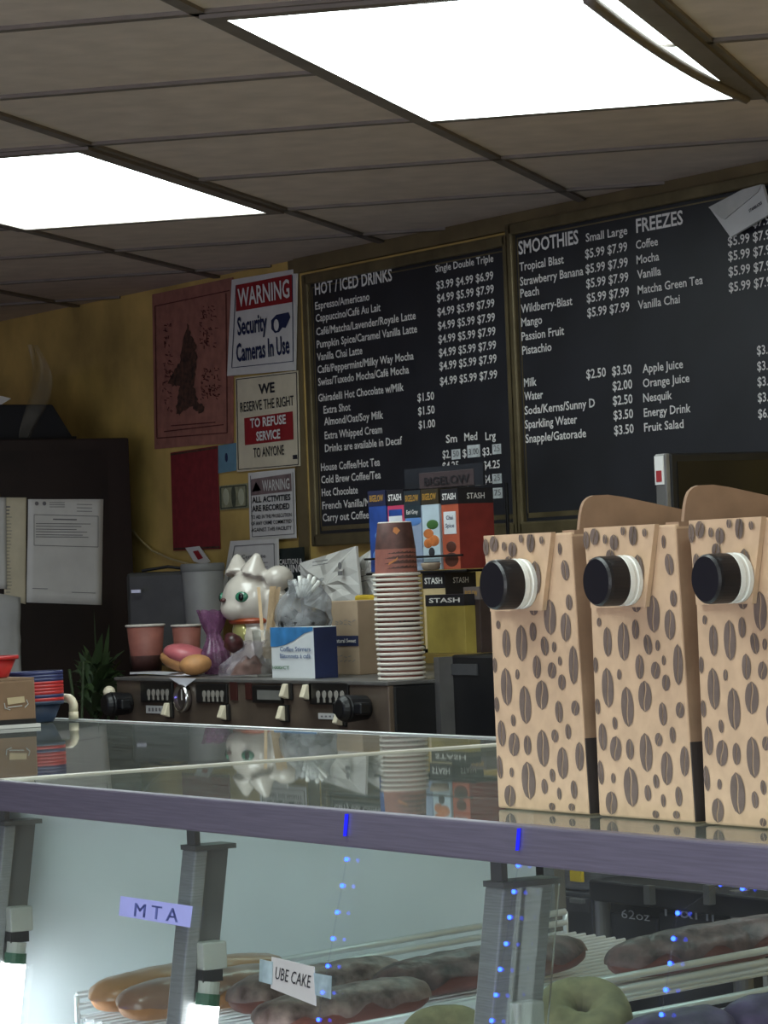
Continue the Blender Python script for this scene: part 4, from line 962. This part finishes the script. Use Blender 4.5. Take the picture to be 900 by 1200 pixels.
MB().cyl((PP+.03,FY+.022,TZ+.012),(CX1-.05,FY+.022,TZ+.012),.006,n=10).build('fill_tube', M_fill, dc)
# lamp posts behind the front glass: steel channel, end plate, socket, tube with green band
M_tube = emit('lit_tube', (250,252,255), TUBE_STRENGTH)
M_green = mat('green_tube_band', (40,92,66), .4); M_sock = mat('socket_grey_white', (190,190,182), .45)
M_cover = glass('clear_lamp_cover', (240,244,242), .05, 1.45, haze=.06, hazecol=(200,205,200))
def post(xl, ytop_px, xl_px, kind):
    wv, dv = .030, (.056 if kind else .042)
    ztop_ = onY(xl_px,ytop_px,FY+.02).z
    def Q(x, d, z): return gl(x, z, .012+d)
    pr = MB(); lo = .872
    pr.prism([Q(xl,0,lo),Q(xl+wv,0,lo),Q(xl+wv,dv*.35,lo),Q(xl,dv*.35,lo)], Q(0,0,ztop_)-Q(0,0,lo))
    p = pr.build('lamp_post', M_steel, dc, bevel=.002)
    m = MB(); m.prism([Q(xl-.001,-.001,ztop_),Q(xl+wv+.002,-.001,ztop_),Q(xl+wv+.002,dv+.004,ztop_),Q(xl-.001,dv+.004,ztop_)], (0,0,.005)); m.build('end_plate', M_steeld, p)
    m = MB(); m.box((xl+.004,Q(0,.004,ztop_).y,ztop_+.004),(xl+.022,Q(0,.010,ztop_).y,TZ+.004)); m.build('hanger_strap', M_steeld, p)
    # lamp channel on the right-hand side
    x0 = xl+wv; zt2 = ztop_-.001
    m = MB(); m.prism([Q(x0-.012,dv*.35,lo),Q(x0-.008,dv*.35,lo),Q(x0-.008,dv,lo),Q(x0-.012,dv,lo)], Q(0,0,zt2)-Q(0,0,lo)); m.build('channel', M_steel if kind else M_steeld, p)
    cx = x0+.004; cd = dv*.35+.013
    zs = ztop_-.092 if kind == 0 else ztop_-.098
    m = MB(); m.box(Q(cx-.012,cd-.012,zs-.028), Q(cx+.008,cd+.012,zs)); sk = m.build('socket', M_sock, p, bevel=.002)
    m = MB(); m.box(Q(cx-.011,cd-.010,zs-.040), Q(cx+.006,cd+.011,zs-.028)); m.build('socket_shade', M_blackm, sk)
    m = MB(); m.cyl(Q(cx,cd,zs-.04), Q(cx,cd,zs-.052), .011, n=16); m.build('tube_cap', M_sock, p, smooth=False)
    m = MB(); m.cyl(Q(cx,cd,zs-.052), Q(cx,cd,zs-.064), .0125, n=16); m.build('tube_band', M_green, p)
    m = MB(); m.cyl(Q(cx,cd,zs-.064), Q(cx,cd,lo+.02), .0125, n=16); m.build('lamp_tube', M_tube, p)
    if kind == 1:
        n = 8; arc = [(x0-.010+.0, .0)]+[(x0-.006+.030*sin(pi*k/n), dv*.2+.050*(k/n)) for k in range(n+1)]
        m = MB(); vs = [Q(x_,d_,zz) for zz in (lo,ztop_) for x_,d_ in arc]; N_ = len(arc)
        m.add(vs, [(i,i+1,N_+i+1,N_+i) for i in range(N_-1)]); m.build('clear_cover', M_cover, p, smooth=True)
    return p
post(onY(222,1000,FY+.02).x, 997, 240, 0)
post(PP+.004, 966, 0, 0)
post(onY(578,1041,FY+.02).x, 1041, 605, 1)
post(-1.93, 1100, 900, 0)

# wire trays (sloping gently to the front)
SLP = .056
def tz(y, base=1.175): return base+SLP*(y-1.9)
def wire_tray(label, x0, x1, y0, y1, n):
    rt = thing('wire_tray', label, 'tray', ((x0+x1)/2,(y0+y1)/2,tz(y0)-.01), 'wire trays in the case')
    m = MB()
    for k in range(n):
        x = x0+(x1-x0)*k/(n-1); m.tube([(x,y0,tz(y0)),(x,y1,tz(y1))], .0024, 6)
    m.build('wires', M_chrome, rt, smooth=True)
    m = MB()
    for y in (y0+.01,(y0+y1)/2,y1-.01): m.tube([(x0,y,tz(y)-.006),(x1,y,tz(y)-.006)], .0038, 6)
    m.build('cross_bars', M_chrome, rt, smooth=True)
    for x in (x0,x1):
        m = MB()
        for dz in (.012,.025): m.tube([(x,y0,tz(y0)+dz),(x,y1,tz(y1)+dz)], .0042, 8)
        m.tube([(x,y1,tz(y1)+.025),(x,y1,tz(y1)-.006)], .0034, 8); m.tube([(x,y0,tz(y0)+.025),(x,y0,tz(y0)-.006)], .0034, 8)
        m.build('side_rail', M_chrome, rt, smooth=True)
    for x in (x0+.03,x1-.03):
        for y in (y0+.04,y1-.04):
            m = MB(); m.tube([(x,y,tz(y)-.004),(x,y,.870)], .004, 6); m.build('leg', M_steeld, rt)
    return rt
wire_tray('left wire tray carrying the long doughnut bars', -3.425, -2.935, 1.595, 2.262, 24)
wire_tray('right wire tray carrying the green and purple doughnuts', -2.72, -2.16, 1.545, 2.262, 26)

# doughnut bars
def bar(label, x, ya, yb, r, hgt, dough, icing, rot=0, seed=1):
    ym = (ya+yb)/2; z0 = tz(ym)+.0025; L_ = (yb-ya)/2
    rt = thing('doughnut_bar', label, 'doughnut', (x,ym,z0), 'doughnut bars on the wire trays')
    def shell(u0, u1, grow, nz_, nu=28, nv=26, wav=0):
        mb = MB(); vs = []
        for i in range(nv+1):
            t = -1+2*i/nv; pr = max(0.0,1-abs(t)**5)**.5
            for j in range(nu+1):
                a_ = u0+(u1-u0)*j/nu
                if wav: a_ = pi/2+(a_-pi/2)*(1+wav*noise.noise(Vector((t*4+seed,(0 if j < nu/2 else 5),seed))))
                rr_ = pr*(1+.08*noise.noise(Vector((cos(a_)*1.4+seed,sin(a_)*1.4,t*3))))
                y = t*(L_+grow); xx = (r*rr_+grow)*cos(a_); zz = hgt*.5+(hgt*.5*rr_+grow)*(sin(a_) if sin(a_) > 0 else sin(a_)*.92)
                if nz_: zz += nz_*noise.noise(Vector((xx*60,y*60,seed)))
                vs.append(Vector((x,ym,z0))+Matrix.Rotation(rot,3,'Z')@Vector((xx,y,max(zz,0)))+Vector((0,0,SLP*y)))
        mb.add(vs, [(i*(nu+1)+j,i*(nu+1)+j+1,(i+1)*(nu+1)+j+1,(i+1)*(nu+1)+j) for i in range(nv) for j in range(nu)]); return mb
    shell(0, 2*pi, 0, 0).build('dough', dough, rt, smooth=True)
    if icing: shell(-.02, pi+.02, .0022, .0016, wav=.35).build('icing', icing, rt, smooth=True)
    return rt
M_maple = mat('maple_glaze', (178,132,92), .28, var=.14, scale=24, coat=.3)
M_maple2 = mat('brown_maple_glaze', (142,106,86), .3, var=.2, scale=30, coat=.3)
M_choc = mat('dark_chocolate_glaze', (108,84,82), .45, var=.4, scale=48, bump=.4, spec=.4, rgb2=(38,26,26))
M_choc2 = mat('mottled_chocolate_glaze', (140,118,112), .45, var=.5, scale=44, bump=.3, spec=.3, rgb2=(60,40,38))
M_ddough = mat('dark_red_dough', (112,56,44), .6, var=.2, scale=40)
M_tdough = mat('tan_dough', (188,128,74), .6, var=.2, scale=30)
def ypx(px, py, X): return onX(px,py,X).y
bar('golden-brown maple bar farthest left on the tray, behind the first lamp tube', -3.375, ypx(106,1160,-3.375), ypx(330,1125,-3.375), .036, .045, M_tdough, M_maple, seed=1)
bar('brown maple bar second from left on the tray, in front of the golden-brown bar', -3.295, ypx(140,1180,-3.295), ypx(330,1150,-3.295), .036, .044, M_tdough, M_maple2, seed=2)
bar('mottled chocolate bar behind the UBE CAKE card', -3.21, ypx(270,1190,-3.21), ypx(470,1160,-3.21), .037, .044, M_ddough, M_choc2, seed=3)
bar('dark chocolate bar just left of the clear-covered lamp post', -3.135, ypx(440,1150,-3.135), ypx(683,1120,-3.135), .037, .046, M_ddough, M_choc, seed=4)
bar('mottled chocolate bar at the bottom, right of the second lamp post', -3.06, ypx(300,1215,-3.06), ypx(500,1185,-3.06), .036, .042, M_ddough, M_choc2, seed=5)
bar('large dark chocolate bar at the right behind the chrome tray rail', -3.01, ypx(714,1120,-3.01), ypx(945,1080,-3.01), .038, .048, M_ddough, M_choc, seed=6)
# ring doughnuts and purple bars on the right tray
M_gdo = mat('green_matcha_dough', (150,142,104), .75, var=.22, scale=50, bump=.3)
M_pur = mat('purple_ube_glaze', (98,80,120), .5, var=.35, scale=34, bump=.3, spec=.3)
def ring(label, x, y, R_, r):
    z0 = tz(y)+.0025; rt = thing('ring_doughnut', label, 'doughnut', (x,y,z0), 'green ring doughnuts'); m = MB(); vs = []; nu, nv = 40, 18
    for i in range(nu):
        a_ = 2*pi*i/nu
        for j in range(nv):
            b_ = 2*pi*j/nv; q = 1+.10*noise.noise(Vector((cos(a_)*2,sin(a_)*2,cos(b_)+x*9)))
            vs.append(Vector((x+(R_+r*q*cos(b_))*cos(a_), y+(R_+r*q*cos(b_))*sin(a_), z0+r*.95+r*.95*q*sin(b_))))
    m.add(vs, [(i*nv+j, ((i+1)%nu)*nv+j, ((i+1)%nu)*nv+(j+1)%nv, i*nv+(j+1)%nv) for i in range(nu) for j in range(nv)])
    c_ = Vector((x,y,z0+r*.95)); m.xform(Matrix.Translation(c_) @ Matrix.Rotation(radians(30),4,RI) @ Matrix.Translation(-c_))
    lo = min(p.z for p in m.v); m.v = [p+Vector((0,0,z0+.001-lo)) for p in m.v]
    m.build('dough', M_gdo, rt, smooth=True)
q = onX(682,1184,-2.70); ring('green ring doughnut with its hole showing, in front of the chrome rail', -2.70, q.y, .028, .022)
q = onX(522,1200,-2.70); ring('green ring doughnut half hidden left of the clear-covered lamp post', -2.70, q.y, .027, .021)
bar('purple glazed bar right of the green ring doughnut', -2.575, ypx(735,1190,-2.575), ypx(848,1175,-2.575), .036, .048, M_ddough, M_pur, seed=7)
bar('purple glazed bar in the bottom right corner of the tray', -2.57, ypx(852,1190,-2.57), ypx(985,1172,-2.57), .036, .048, M_ddough, M_pur, seed=8)

# cards taped inside the front glass
def gpx(x, y, off=0):
    """point seen at a pixel on the sloping front glass"""
    d = ray(x,y); o_ = Vector((0,0,H)); p0 = gl(0,TZ,off); n = Vector((0,cos(radians(8.5)),-sin(radians(8.5))))
    t = (p0-o_).dot(n)/d.dot(n); return o_+d*t
GN = Vector((0,-cos(radians(8.5)),sin(radians(8.5))))
def gcard(name, label, quad, mtl, off=-.0012):
    P = [gpx(x,y,off) for x,y in quad]; c = sum(P,Vector())/len(P); rt = thing(name, label, 'card', tuple(min(P,key=lambda p:p.z)))
    MB().prism(P, GN*.0008).build('card', mtl, rt); return rt
mt = gcard('price_card', 'lavender strip lettered MTA taped on the front glass', ((142,1050),(226,1062),(223,1087),(140,1073)), mat('lavender_card',(176,182,244),.6,var=.05))
a = gpx(157,1073.5,-.0022); b = gpx(208,1081,-.0022); m = MB(); d = (b-a).normalized()
[m.text('M T A', a+d*e_, d, GN.cross(d), width=(b-a).length, cap=.0135, bold=0) for e_ in (-.0008,0,.0008)]; m.build('lettering', mat('slate_blue_ink',(112,124,196),.7), mt)
ub = gcard('price_card', 'white hand-lettered UBE CAKE card taped on the front glass', ((319,1121),(369,1133),(371,1179),(318,1158)), M_paperg)
M_tape = glass('pale_tape',(214,232,236),.3,1.3,haze=.45,hazecol=(196,214,220),scale=30)
m = MB(); m.prism([gpx(x,y,-.0024) for x,y in ((305,1124),(320,1127),(319,1154),(304,1150))], GN*.0005); m.build('tape', M_tape, ub)
m = MB(); m.prism([gpx(x,y,-.0024) for x,y in ((368,1140),(389,1144),(388,1171),(370,1166))], GN*.0005)
m.build('tape', M_tape, ub)
a = gpx(322,1147,-.0025); b = gpx(363,1158,-.0025); m = MB(); d = (b-a).normalized(); m.text('UBE CAKE', a, d, GN.cross(d), width=(b-a).length, cap=.0115, bold=.0); m.build('lettering', M_ink, ub)

# reflections of blue LEDs, built as glowing beads on an added wire
M_bead = emit('blue_reflection_bead', (30,60,255), 9.0); M_beadw = glass('clear_added_wire', (250,250,255), .1, 1.2)
def led_reflection(label, pts, streak=None):
    P = [gpx(x,y,-.0012) for x,y in pts]; rt = thing('led_reflection', label, 'reflection', tuple(P[-1]), 'blue LED reflections on the front glass')
    m = MB(); m.tube(P, .0006, 5); m.build('added_wire', M_beadw, rt)
    for p in P: MB().ell(p, (.0019,.0019,.0019), 10).build('glow_bead', M_bead, rt, smooth=True)
    return rt
led_reflection('left row of blue LED reflections, built as glowing beads on the front glass beside the UBE CAKE card', [(406,1007),(401,1038),(395,1069),(390,1100),(384,1132),(378,1163),(373,1195)])
led_reflection('middle row of blue LED reflections, built as glowing beads down the clear-covered lamp post', [(607,1014),(602,1045),(597,1075),(593,1106),(586,1136),(581,1166),(576,1196)])
led_reflection('right row of blue LED reflections, built as glowing beads in front of the dark chocolate bar', [(870,1041),(844,1036),(794,1070),(789,1100),(785,1129),(780,1160),(775,1189)])
M_streak = emit('blue_reflection_streak', (40,44,250), .8)  # reflected blue streaks on the steel edge, built as glowing dashes
for x, w_, lab in ((407,6,'blue reflection built as a glowing dash on the steel edge above the left bead row'),(609,6,'blue reflection built as a glowing dash on the steel edge above the clear-covered post')):
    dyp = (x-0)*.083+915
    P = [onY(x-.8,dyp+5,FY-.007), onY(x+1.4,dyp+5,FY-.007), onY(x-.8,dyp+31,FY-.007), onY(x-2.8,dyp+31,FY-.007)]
    m = MB(); m.prism(P, (0,-.002,0)); o = m.build('reflection_streak', M_streak, None, origin=tuple(P[2])); tag(o, lab, 'light')

# ================================================================== THINGS ON THE CASE
# --- coffee carriers
bx = []
def carrier(i, xl, xr, ybl, ytop, cap_px, label):
    yf = 1.612; a = onY(*xl, yf); b = onY(*xr, yf)
    W = b.x-a.x; D = .17; z0 = G+.001; z1 = onY(*ytop, yf).z; Hh = z1-z0
    rt = thing('coffee_carrier', label, 'coffee box', ((a.x+b.x)/2, yf+D/2, z0), 'printed cardboard coffee carriers')
    tap = W*.075
    def rx(v): return b.x-tap*v
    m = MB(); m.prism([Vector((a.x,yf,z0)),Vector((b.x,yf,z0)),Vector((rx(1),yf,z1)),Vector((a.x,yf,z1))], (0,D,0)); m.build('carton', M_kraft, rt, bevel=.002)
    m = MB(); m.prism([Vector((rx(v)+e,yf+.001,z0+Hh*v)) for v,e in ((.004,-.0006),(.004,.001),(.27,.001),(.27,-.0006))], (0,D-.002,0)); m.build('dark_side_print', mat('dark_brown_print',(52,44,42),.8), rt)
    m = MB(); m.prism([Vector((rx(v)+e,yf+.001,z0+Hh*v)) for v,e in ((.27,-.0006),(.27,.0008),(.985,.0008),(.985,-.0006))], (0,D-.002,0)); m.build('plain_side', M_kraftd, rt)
    # gable handle board standing on the right-hand side, rounded at the front
    hy0 = yf+.004; 
    m = MB(); ph = Hh*.13
    pts = [(0,-.01),(.004,ph*.45)]+[(.022-.016*cos(t),ph*.62+ph*.38*sin(t)) for t in (0.2,.6,1.0,1.35)]+[(.034,ph),(.05,ph*.93),(D-.01,ph*.25),(D-.004,-.01)]
    m.prism([Vector((rx(1)-.005,hy0+u+.004,z1+v)) for u,v in pts], (.004,0,0)); m.build('handle_board', M_kraftd, rt)
    m = MB(); m.prism([Vector((rx(1)-.019,hy0+u,z1+v)) for u,v in ((0.0,-.006),(D-.01,-.006),(D-.01,.002),(0,.002))], (.019,0,0)); m.build('gable_fold', M_kraftd, rt)
    # fold-over front flap that carries the spout
    fl = MB(); fz = z1-Hh*.275
    fl.prism([Vector((a.x+.001,yf-.0045,z1+.001)),Vector((a.x+W*.765,yf-.0045,z1+.001)),Vector((a.x+W*.64,yf-.0055,fz)),Vector((a.x+W*.06,yf-.0055,fz))], (0,.0045,0))
    fo = fl.build('front_flap', M_kraft, rt)
    # beans
    beans = [(275,218,12,40,0),(290,285,26,70,-25),(240,430,38,110,0),(300,385,20,50,0),(288,462,32,90,3),(75,452,14,28,10),(100,510,26,90,0),(149,510,36,115,0),(186,475,22,60,0),(222,520,26,66,-25),(251,523,14,34,8),(196,585,26,74,0),(243,596,28,54,20),(268,567,12,30,0),(309,580,28,120,3),(62,578,14,50,0),(134,607,14,34,10),(98,645,36,120,-5),(273,633,24,50,10),(157,702,38,120,-5),(210,672,40,92,5),(66,700,16,50,-6),(118,750,16,40,-12),(262,725,24,70,-8),(312,714,26,50,22),(80,790,26,84,-6),(119,825,36,78,16),(162,828,24,64,0),(210,838,38,116,-6),(248,800,24,44,28),(289,787,18,50,-6),(322,865,26,90,4),(270,885,34,100,2),(72,895,18,76,-10),(110,912,14,32,5),(163,938,44,120,-10),(238,923,18,44,-15),(213,957,20,50,-10),(258,980,14,40,-12),(303,968,20,60,-8),(103,985,36,70,3),(295,1022,20,24,0),(235,1020,20,24,5),(190,400,30,50,-12)]
    fbeans = [(56,210,18,56,0),(82,200,30,56,30),(115,208,14,30,5),(142,218,26,48,-4),(170,184,14,28,0),(200,197,24,64,8),(213,308,34,108,3),(235,190,14,26,-20),(130,258,26,40,10),(70,290,20,50,8)]
    def XL(y): return 42+(y-180)*20/840
    def XR(y): return 308+(y-170)*37/870
    def yb(x): return 1022+(x-62)*.088
    def yt_(x): return 178-(x-42)*.04
    def uv(x, y):
        u = (x-XL(y))/(XR(y)-XL(y)); v = 1-(y-yt_(x))/(yb(x)-yt_(x)); return u, v
    kk = W/275; kv = Hh/855
    for nm, lst, yoff, par, lim in (('bean_print',beans,yf-.0006,rt,None),('bean_print',fbeans,yf-.0062,fo,1)):
        m = MB()
        for (x,y,w0,h0,tl) in lst:
            w0 *= .94; u, v = uv(x,y); c = Vector((a.x+u*(W-tap*v), yoff, z0+v*Hh)); t = radians(tl); n = 10
            for sgn in (-1,1):
                pts = []
                for k in range(n+1):
                    s_ = -1+2*k/n; e = (1-s_*s_)**.5; pts.append((sgn*w0/2*e, s_*h0/2))
                for k in range(n-1,0,-1):
                    s_ = -1+2*k/n; pts.append((sgn*max(.8,w0*.05)+w0*.07*sin(s_*pi), s_*h0/2))
                q = []
                for px0, pz0 in pts:
                    X = c.x+(px0*cos(t)*kk+pz0*sin(t)*kv*.55); Z = c.z+pz0*cos(t)*kv-px0*sin(t)*kk*.6
                    q.append(Vector((min(max(X,a.x),rx(min(1,max(0,(Z-z0)/Hh)))), yoff, min(max(Z,z0),z1))))
                m.poly(q)
        m.build(nm, M_bean, par)
    # spout
    c = onY(*cap_px, yf-.006); R_ = 30/F*Vector((c.x,c.y,c.z-H)).length
    m = MB(); m.lathe([(0,0),(R_*.97,0),(R_*.99,-.004),(R_*.95,-.005),(R_*.95,-.007),(R_*.99,-.008),(R_*.98,-.012),(R_*.93,-.013),(0,-.013)], c, 32, axis='Y'); m.build('white_collar', M_white, rt, smooth=False)
    m = MB(); pr = [(0,-.034),(R_*.88,-.034),(R_*.96,-.032),(R_*.98,-.029),(R_*.98,-.013),(0,-.013)]; m.lathe(pr, c, 40, axis='Y')
    cp_ = m.build('black_cap', mat('black_cap_plastic',(24,23,27),.38,var=.1), rt, smooth=False)
    return rt
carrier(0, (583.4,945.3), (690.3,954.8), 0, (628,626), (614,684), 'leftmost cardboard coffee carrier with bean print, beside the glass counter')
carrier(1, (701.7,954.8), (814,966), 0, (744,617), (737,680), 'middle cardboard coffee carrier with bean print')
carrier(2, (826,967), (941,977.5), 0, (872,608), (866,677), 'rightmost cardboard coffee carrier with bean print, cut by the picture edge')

# --- left end: cardboard box, baskets, pipe
q = onZ(43,849,G+.004); q2 = onZ(-60,856,G+.004)
Xb = q.x
o = thing('cardboard_box', 'small brown cardboard box with a strip of tape, left edge of the counter', 'box', (Xb-.08,q.y-.06,G))
yb0 = onX(-70,850,Xb).y
zt_ = onX(20,797,Xb).z
MB().box((Xb-.16,yb0-.01,G+.0005),(Xb+.006,q.y+.004,G+.006)).build('white_liner', M_paper, o)
MB().box((Xb-.15,yb0,G+.006),(Xb,q.y,zt_)).build('carton', mat('dull_brown_carton',(138,110,86),.85,var=.1), o, bevel=.003)
m = MB(); m.box((Xb-.0005,yb0+.002,G+.006),(Xb+.001,q.y-.001,G+.014)); m.build('dark_base', M_black, o)
m = MB(); m.prism([onX(x,y,Xb+.0005) for x,y in ((8,818),(28,816),(29,823),(9,826))], (.0012,0,0)); m.build('tape', mat('tan_tape',(206,186,150),.5), o)
m = MB()
for pts in (((5,824),(6,830),(12,832)),((31,820),(33,825),(29,829)),((9,829),(26,827))): m.tube([onX(x,y,Xb+.0006) for x,y in pts], .0008, 5)
m.build('slot_print', M_paperg, o)
m = MB(); m.box((Xb-.149,yb0+.001,zt_),(Xb-.001,q.y-.001,zt_+.003)); m.build('lid_flap', mat('brown_lid_carton',(150,122,96),.85), o)
# baskets
M_rbas = mat('red_basket_plastic',(190,44,48),.4,var=.12,scale=50); M_bbas = mat('blue_basket_plastic',(46,54,104),.4,var=.12,scale=50); M_nbas = mat('navy_basket_plastic',(44,62,92),.45,var=.12)
bq = onZ(46,840.5,G)
BXc, BYb = bq.x, min(bq.y, BYc-.085)
BXc = onY(40,840,BYb).x
def basket(label, z, mtl, r=.050, h=.034, tilt=None, c=None):
    cx, cy = c or (BXc,BYb); rt = thing('food_basket', label, 'basket', (cx,cy,z), 'stacked plastic food baskets')
    m = MB(); m.lathe([(0,0),(r*.62,0),(r*.66,.002),(r*.92,h-.005),(r*.90,h-.005),(r*.62,.004),(0,.003)], (cx,cy,z), 32, sx=.75, sy=1.0); m.build('bowl', mtl, rt, smooth=True)
    m = MB(); m.lathe([(r*.91,h-.006),(r*1.0,h-.006),(r*1.01,h-.003),(r*1.0,h),(r*.91,h),(r*.90,h-.003),(r*.91,h-.006)], (cx,cy,z), 32, sx=.75, sy=1.0); m.build('rim', mtl, rt, smooth=True)
    return rt
kz = px2m(BYb,50,815)
order = [('navy',M_nbas),('red',M_rbas),('blue',M_bbas),('red',M_rbas),('red',M_rbas),('red',M_rbas),('red',M_rbas),('blue',M_bbas),('blue',M_bbas),('blue',M_bbas)]
names = ['navy plastic basket at the bottom of the basket stack','red basket just above the bottom navy basket','blue basket between red ones low in the stack',
 'red basket on the low blue basket in the stack','red basket in the middle of the stack, second of the four together','red basket in the middle of the stack, third of the four together','red basket just under the three blue top baskets',
 'lowest of the three blue baskets at the top of the stack','middle one of the three blue baskets at the top of the stack','topmost blue basket of the stack']
zz = G+.0015
ztopb = onY(50,787,BYb).z; step = (ztopb-.034-zz)/9
for k, ((nm, mm), lab) in enumerate(zip(order, names)): basket(lab, zz+k*step, mm)
qb = onX(-14,788,Xb-.06)
tb = basket('red plastic basket resting on the small brown cardboard box', zt_+.0035, M_rbas, c=(Xb-.06,qb.y))
# white pipe elbow behind the stack
ep = [(70,818),(76,818),(81,818.5),(84,821),(86,825),(86,835)]
EYp = BYc-.02
m = MB(); m.tube([onY(x,y,EYp) for x,y in ep], .0072, 12); 
o = thing('pipe_elbow', 'white plastic pipe elbow beside the basket stack', 'pipe', tuple(onY(86,836,EYp)))
m.build('pipe', M_cream, o, smooth=True)
m = MB(); p = onY(86,834,EYp); m.cyl(p+Vector((0,0,.0)), Vector((p.x,p.y,G+.003)), .0078, n=16); m.build('collar', M_cream, o, smooth=True)

# ================================================================== DARK STORAGE SEEN THROUGH THE CASE (behind, under the worktop)
SYY = 3.215
ss = thing('storage_shelf', 'dark storage shelf with grey posts seen through the case at the right', 'shelf', (onY(790,1090,SYY).x, SYY+.05, 0))
m = MB(); zb_ = onY(780,1065,SYY).z
x0s = onY(690,1050,SYY).x; x1s = onY(1010,1050,SYY).x
zt2 = onY(690,1038,SYY).z
m.box((x0s,SYY-.10,zb_),(x1s,SYY+.10,min(zt2,.98))); 
m = MB(); bl = onY(690,1035,3.0); br = onY(870,1062,3.0)
SYQ = 3.0
m.box((onY(690,1050,SYQ).x,SYQ,onY(780,1066,SYQ).z),(onY(980,1050,SYQ).x,SYQ+.2,onY(780,1040,SYQ).z)); m.build('beam', M_blackm, ss, bevel=.004)
for cx in (704,867):
    p = onY(cx,1050,SYQ+.02); m = MB(); m.cyl((p.x,SYQ+.02,0),(p.x,SYQ+.02,onY(cx,1046,SYQ).z),.016,n=20); m.build('post', M_steeld, ss, smooth=False)
for cx in (765,835):
    m = MB(); p = onY(cx,1052,SYQ); m.box(p+Vector((-.008,-.012,-.010)), p+Vector((.008,.0,.02))); m.build('bracket', M_steeld, ss)
m = MB(); m.box((onY(690,1050,SYQ).x,SYQ,.30),(onY(980,1050,SYQ).x,SYQ+.2,.33)); m.build('lower_shelf', M_blackm, ss)
for (xa,xb,word,cappx,tx0_,tx1_,ty0,ty1,lab) in ((712,770,'62oz',10,729,762,1079,1076,'black carton printed 62oz behind the wire tray'),(772,858,'H&HP',18,780,846,1082,1072,'black carton printed with outlined letters behind the chocolate bar')):
    a = onY(xa,1080,SYQ+.03); b = onY(xb,1080,SYQ+.03); zt3 = onY((xa+xb)/2,1068,SYQ).z-.012
    rt = thing('carton', lab, 'box', ((a.x+b.x)/2,SYQ+.1,.33), 'black cartons on the storage shelf')
    MB().box((a.x,SYQ+.03,.33),(b.x,SYQ+.18,zt3+.0)).build('carton_body', mat('black_carton',(26,26,32),.5,var=.1), rt, bevel=.004)
    m = MB(); ytext(m, word, (tx0_,ty0), (tx1_,ty1), SYQ+.03, cappx, .0, off=.001); m.build('lettering', mat('dim_grey_print',(190,190,190),.7), rt)
# metal pan with yellow label left of it
pn = onY(664,1042,3.0)
pr_ = thing('steel_pan', 'steel pan with a yellow label seen just right of the clear-covered lamp post', 'pan', (pn.x,3.06,.0+onY(664,1043,3.0).z))
m = MB(); zp = onY(664,1043,3.0).z; m.lathe([(0,0),(.05,0),(.055,.004),(.06,.07),(.064,.072),(.058,.072),(.05,.006),(0,.004)], (pn.x,3.06,zp), 28); m.build('pan', M_steel, pr_, smooth=True)
m = MB(); qbox(m, 669,1020,682,1033, 2.998, .002, .004); m.build('yellow_label', mat('yellow_label',(206,176,50),.5), pr_)
cbx = thing('drawer_unit', 'dark drawer unit under the steel pan, seen through the case', 'drawer unit', (pn.x,3.1,0))
a = onY(618,1060,3.0); b = onY(694,1060,3.0)
MB().box((a.x,3.0,0),(b.x,3.2,zp-.002)).build('body', mat('dark_grey_unit',(50,50,54),.45,.3), cbx, bevel=.004)
m = MB(); qbox(m, 634,1050,692,1066, 3.0, .006, 0); dwr = m.build('drawer', mat('dark_grey_drawer',(70,68,72),.4,.4), cbx)
m = MB(); qbox(m, 672,1053,686,1058, 2.994, .008, 0); m.build('handle', M_steeld, dwr)
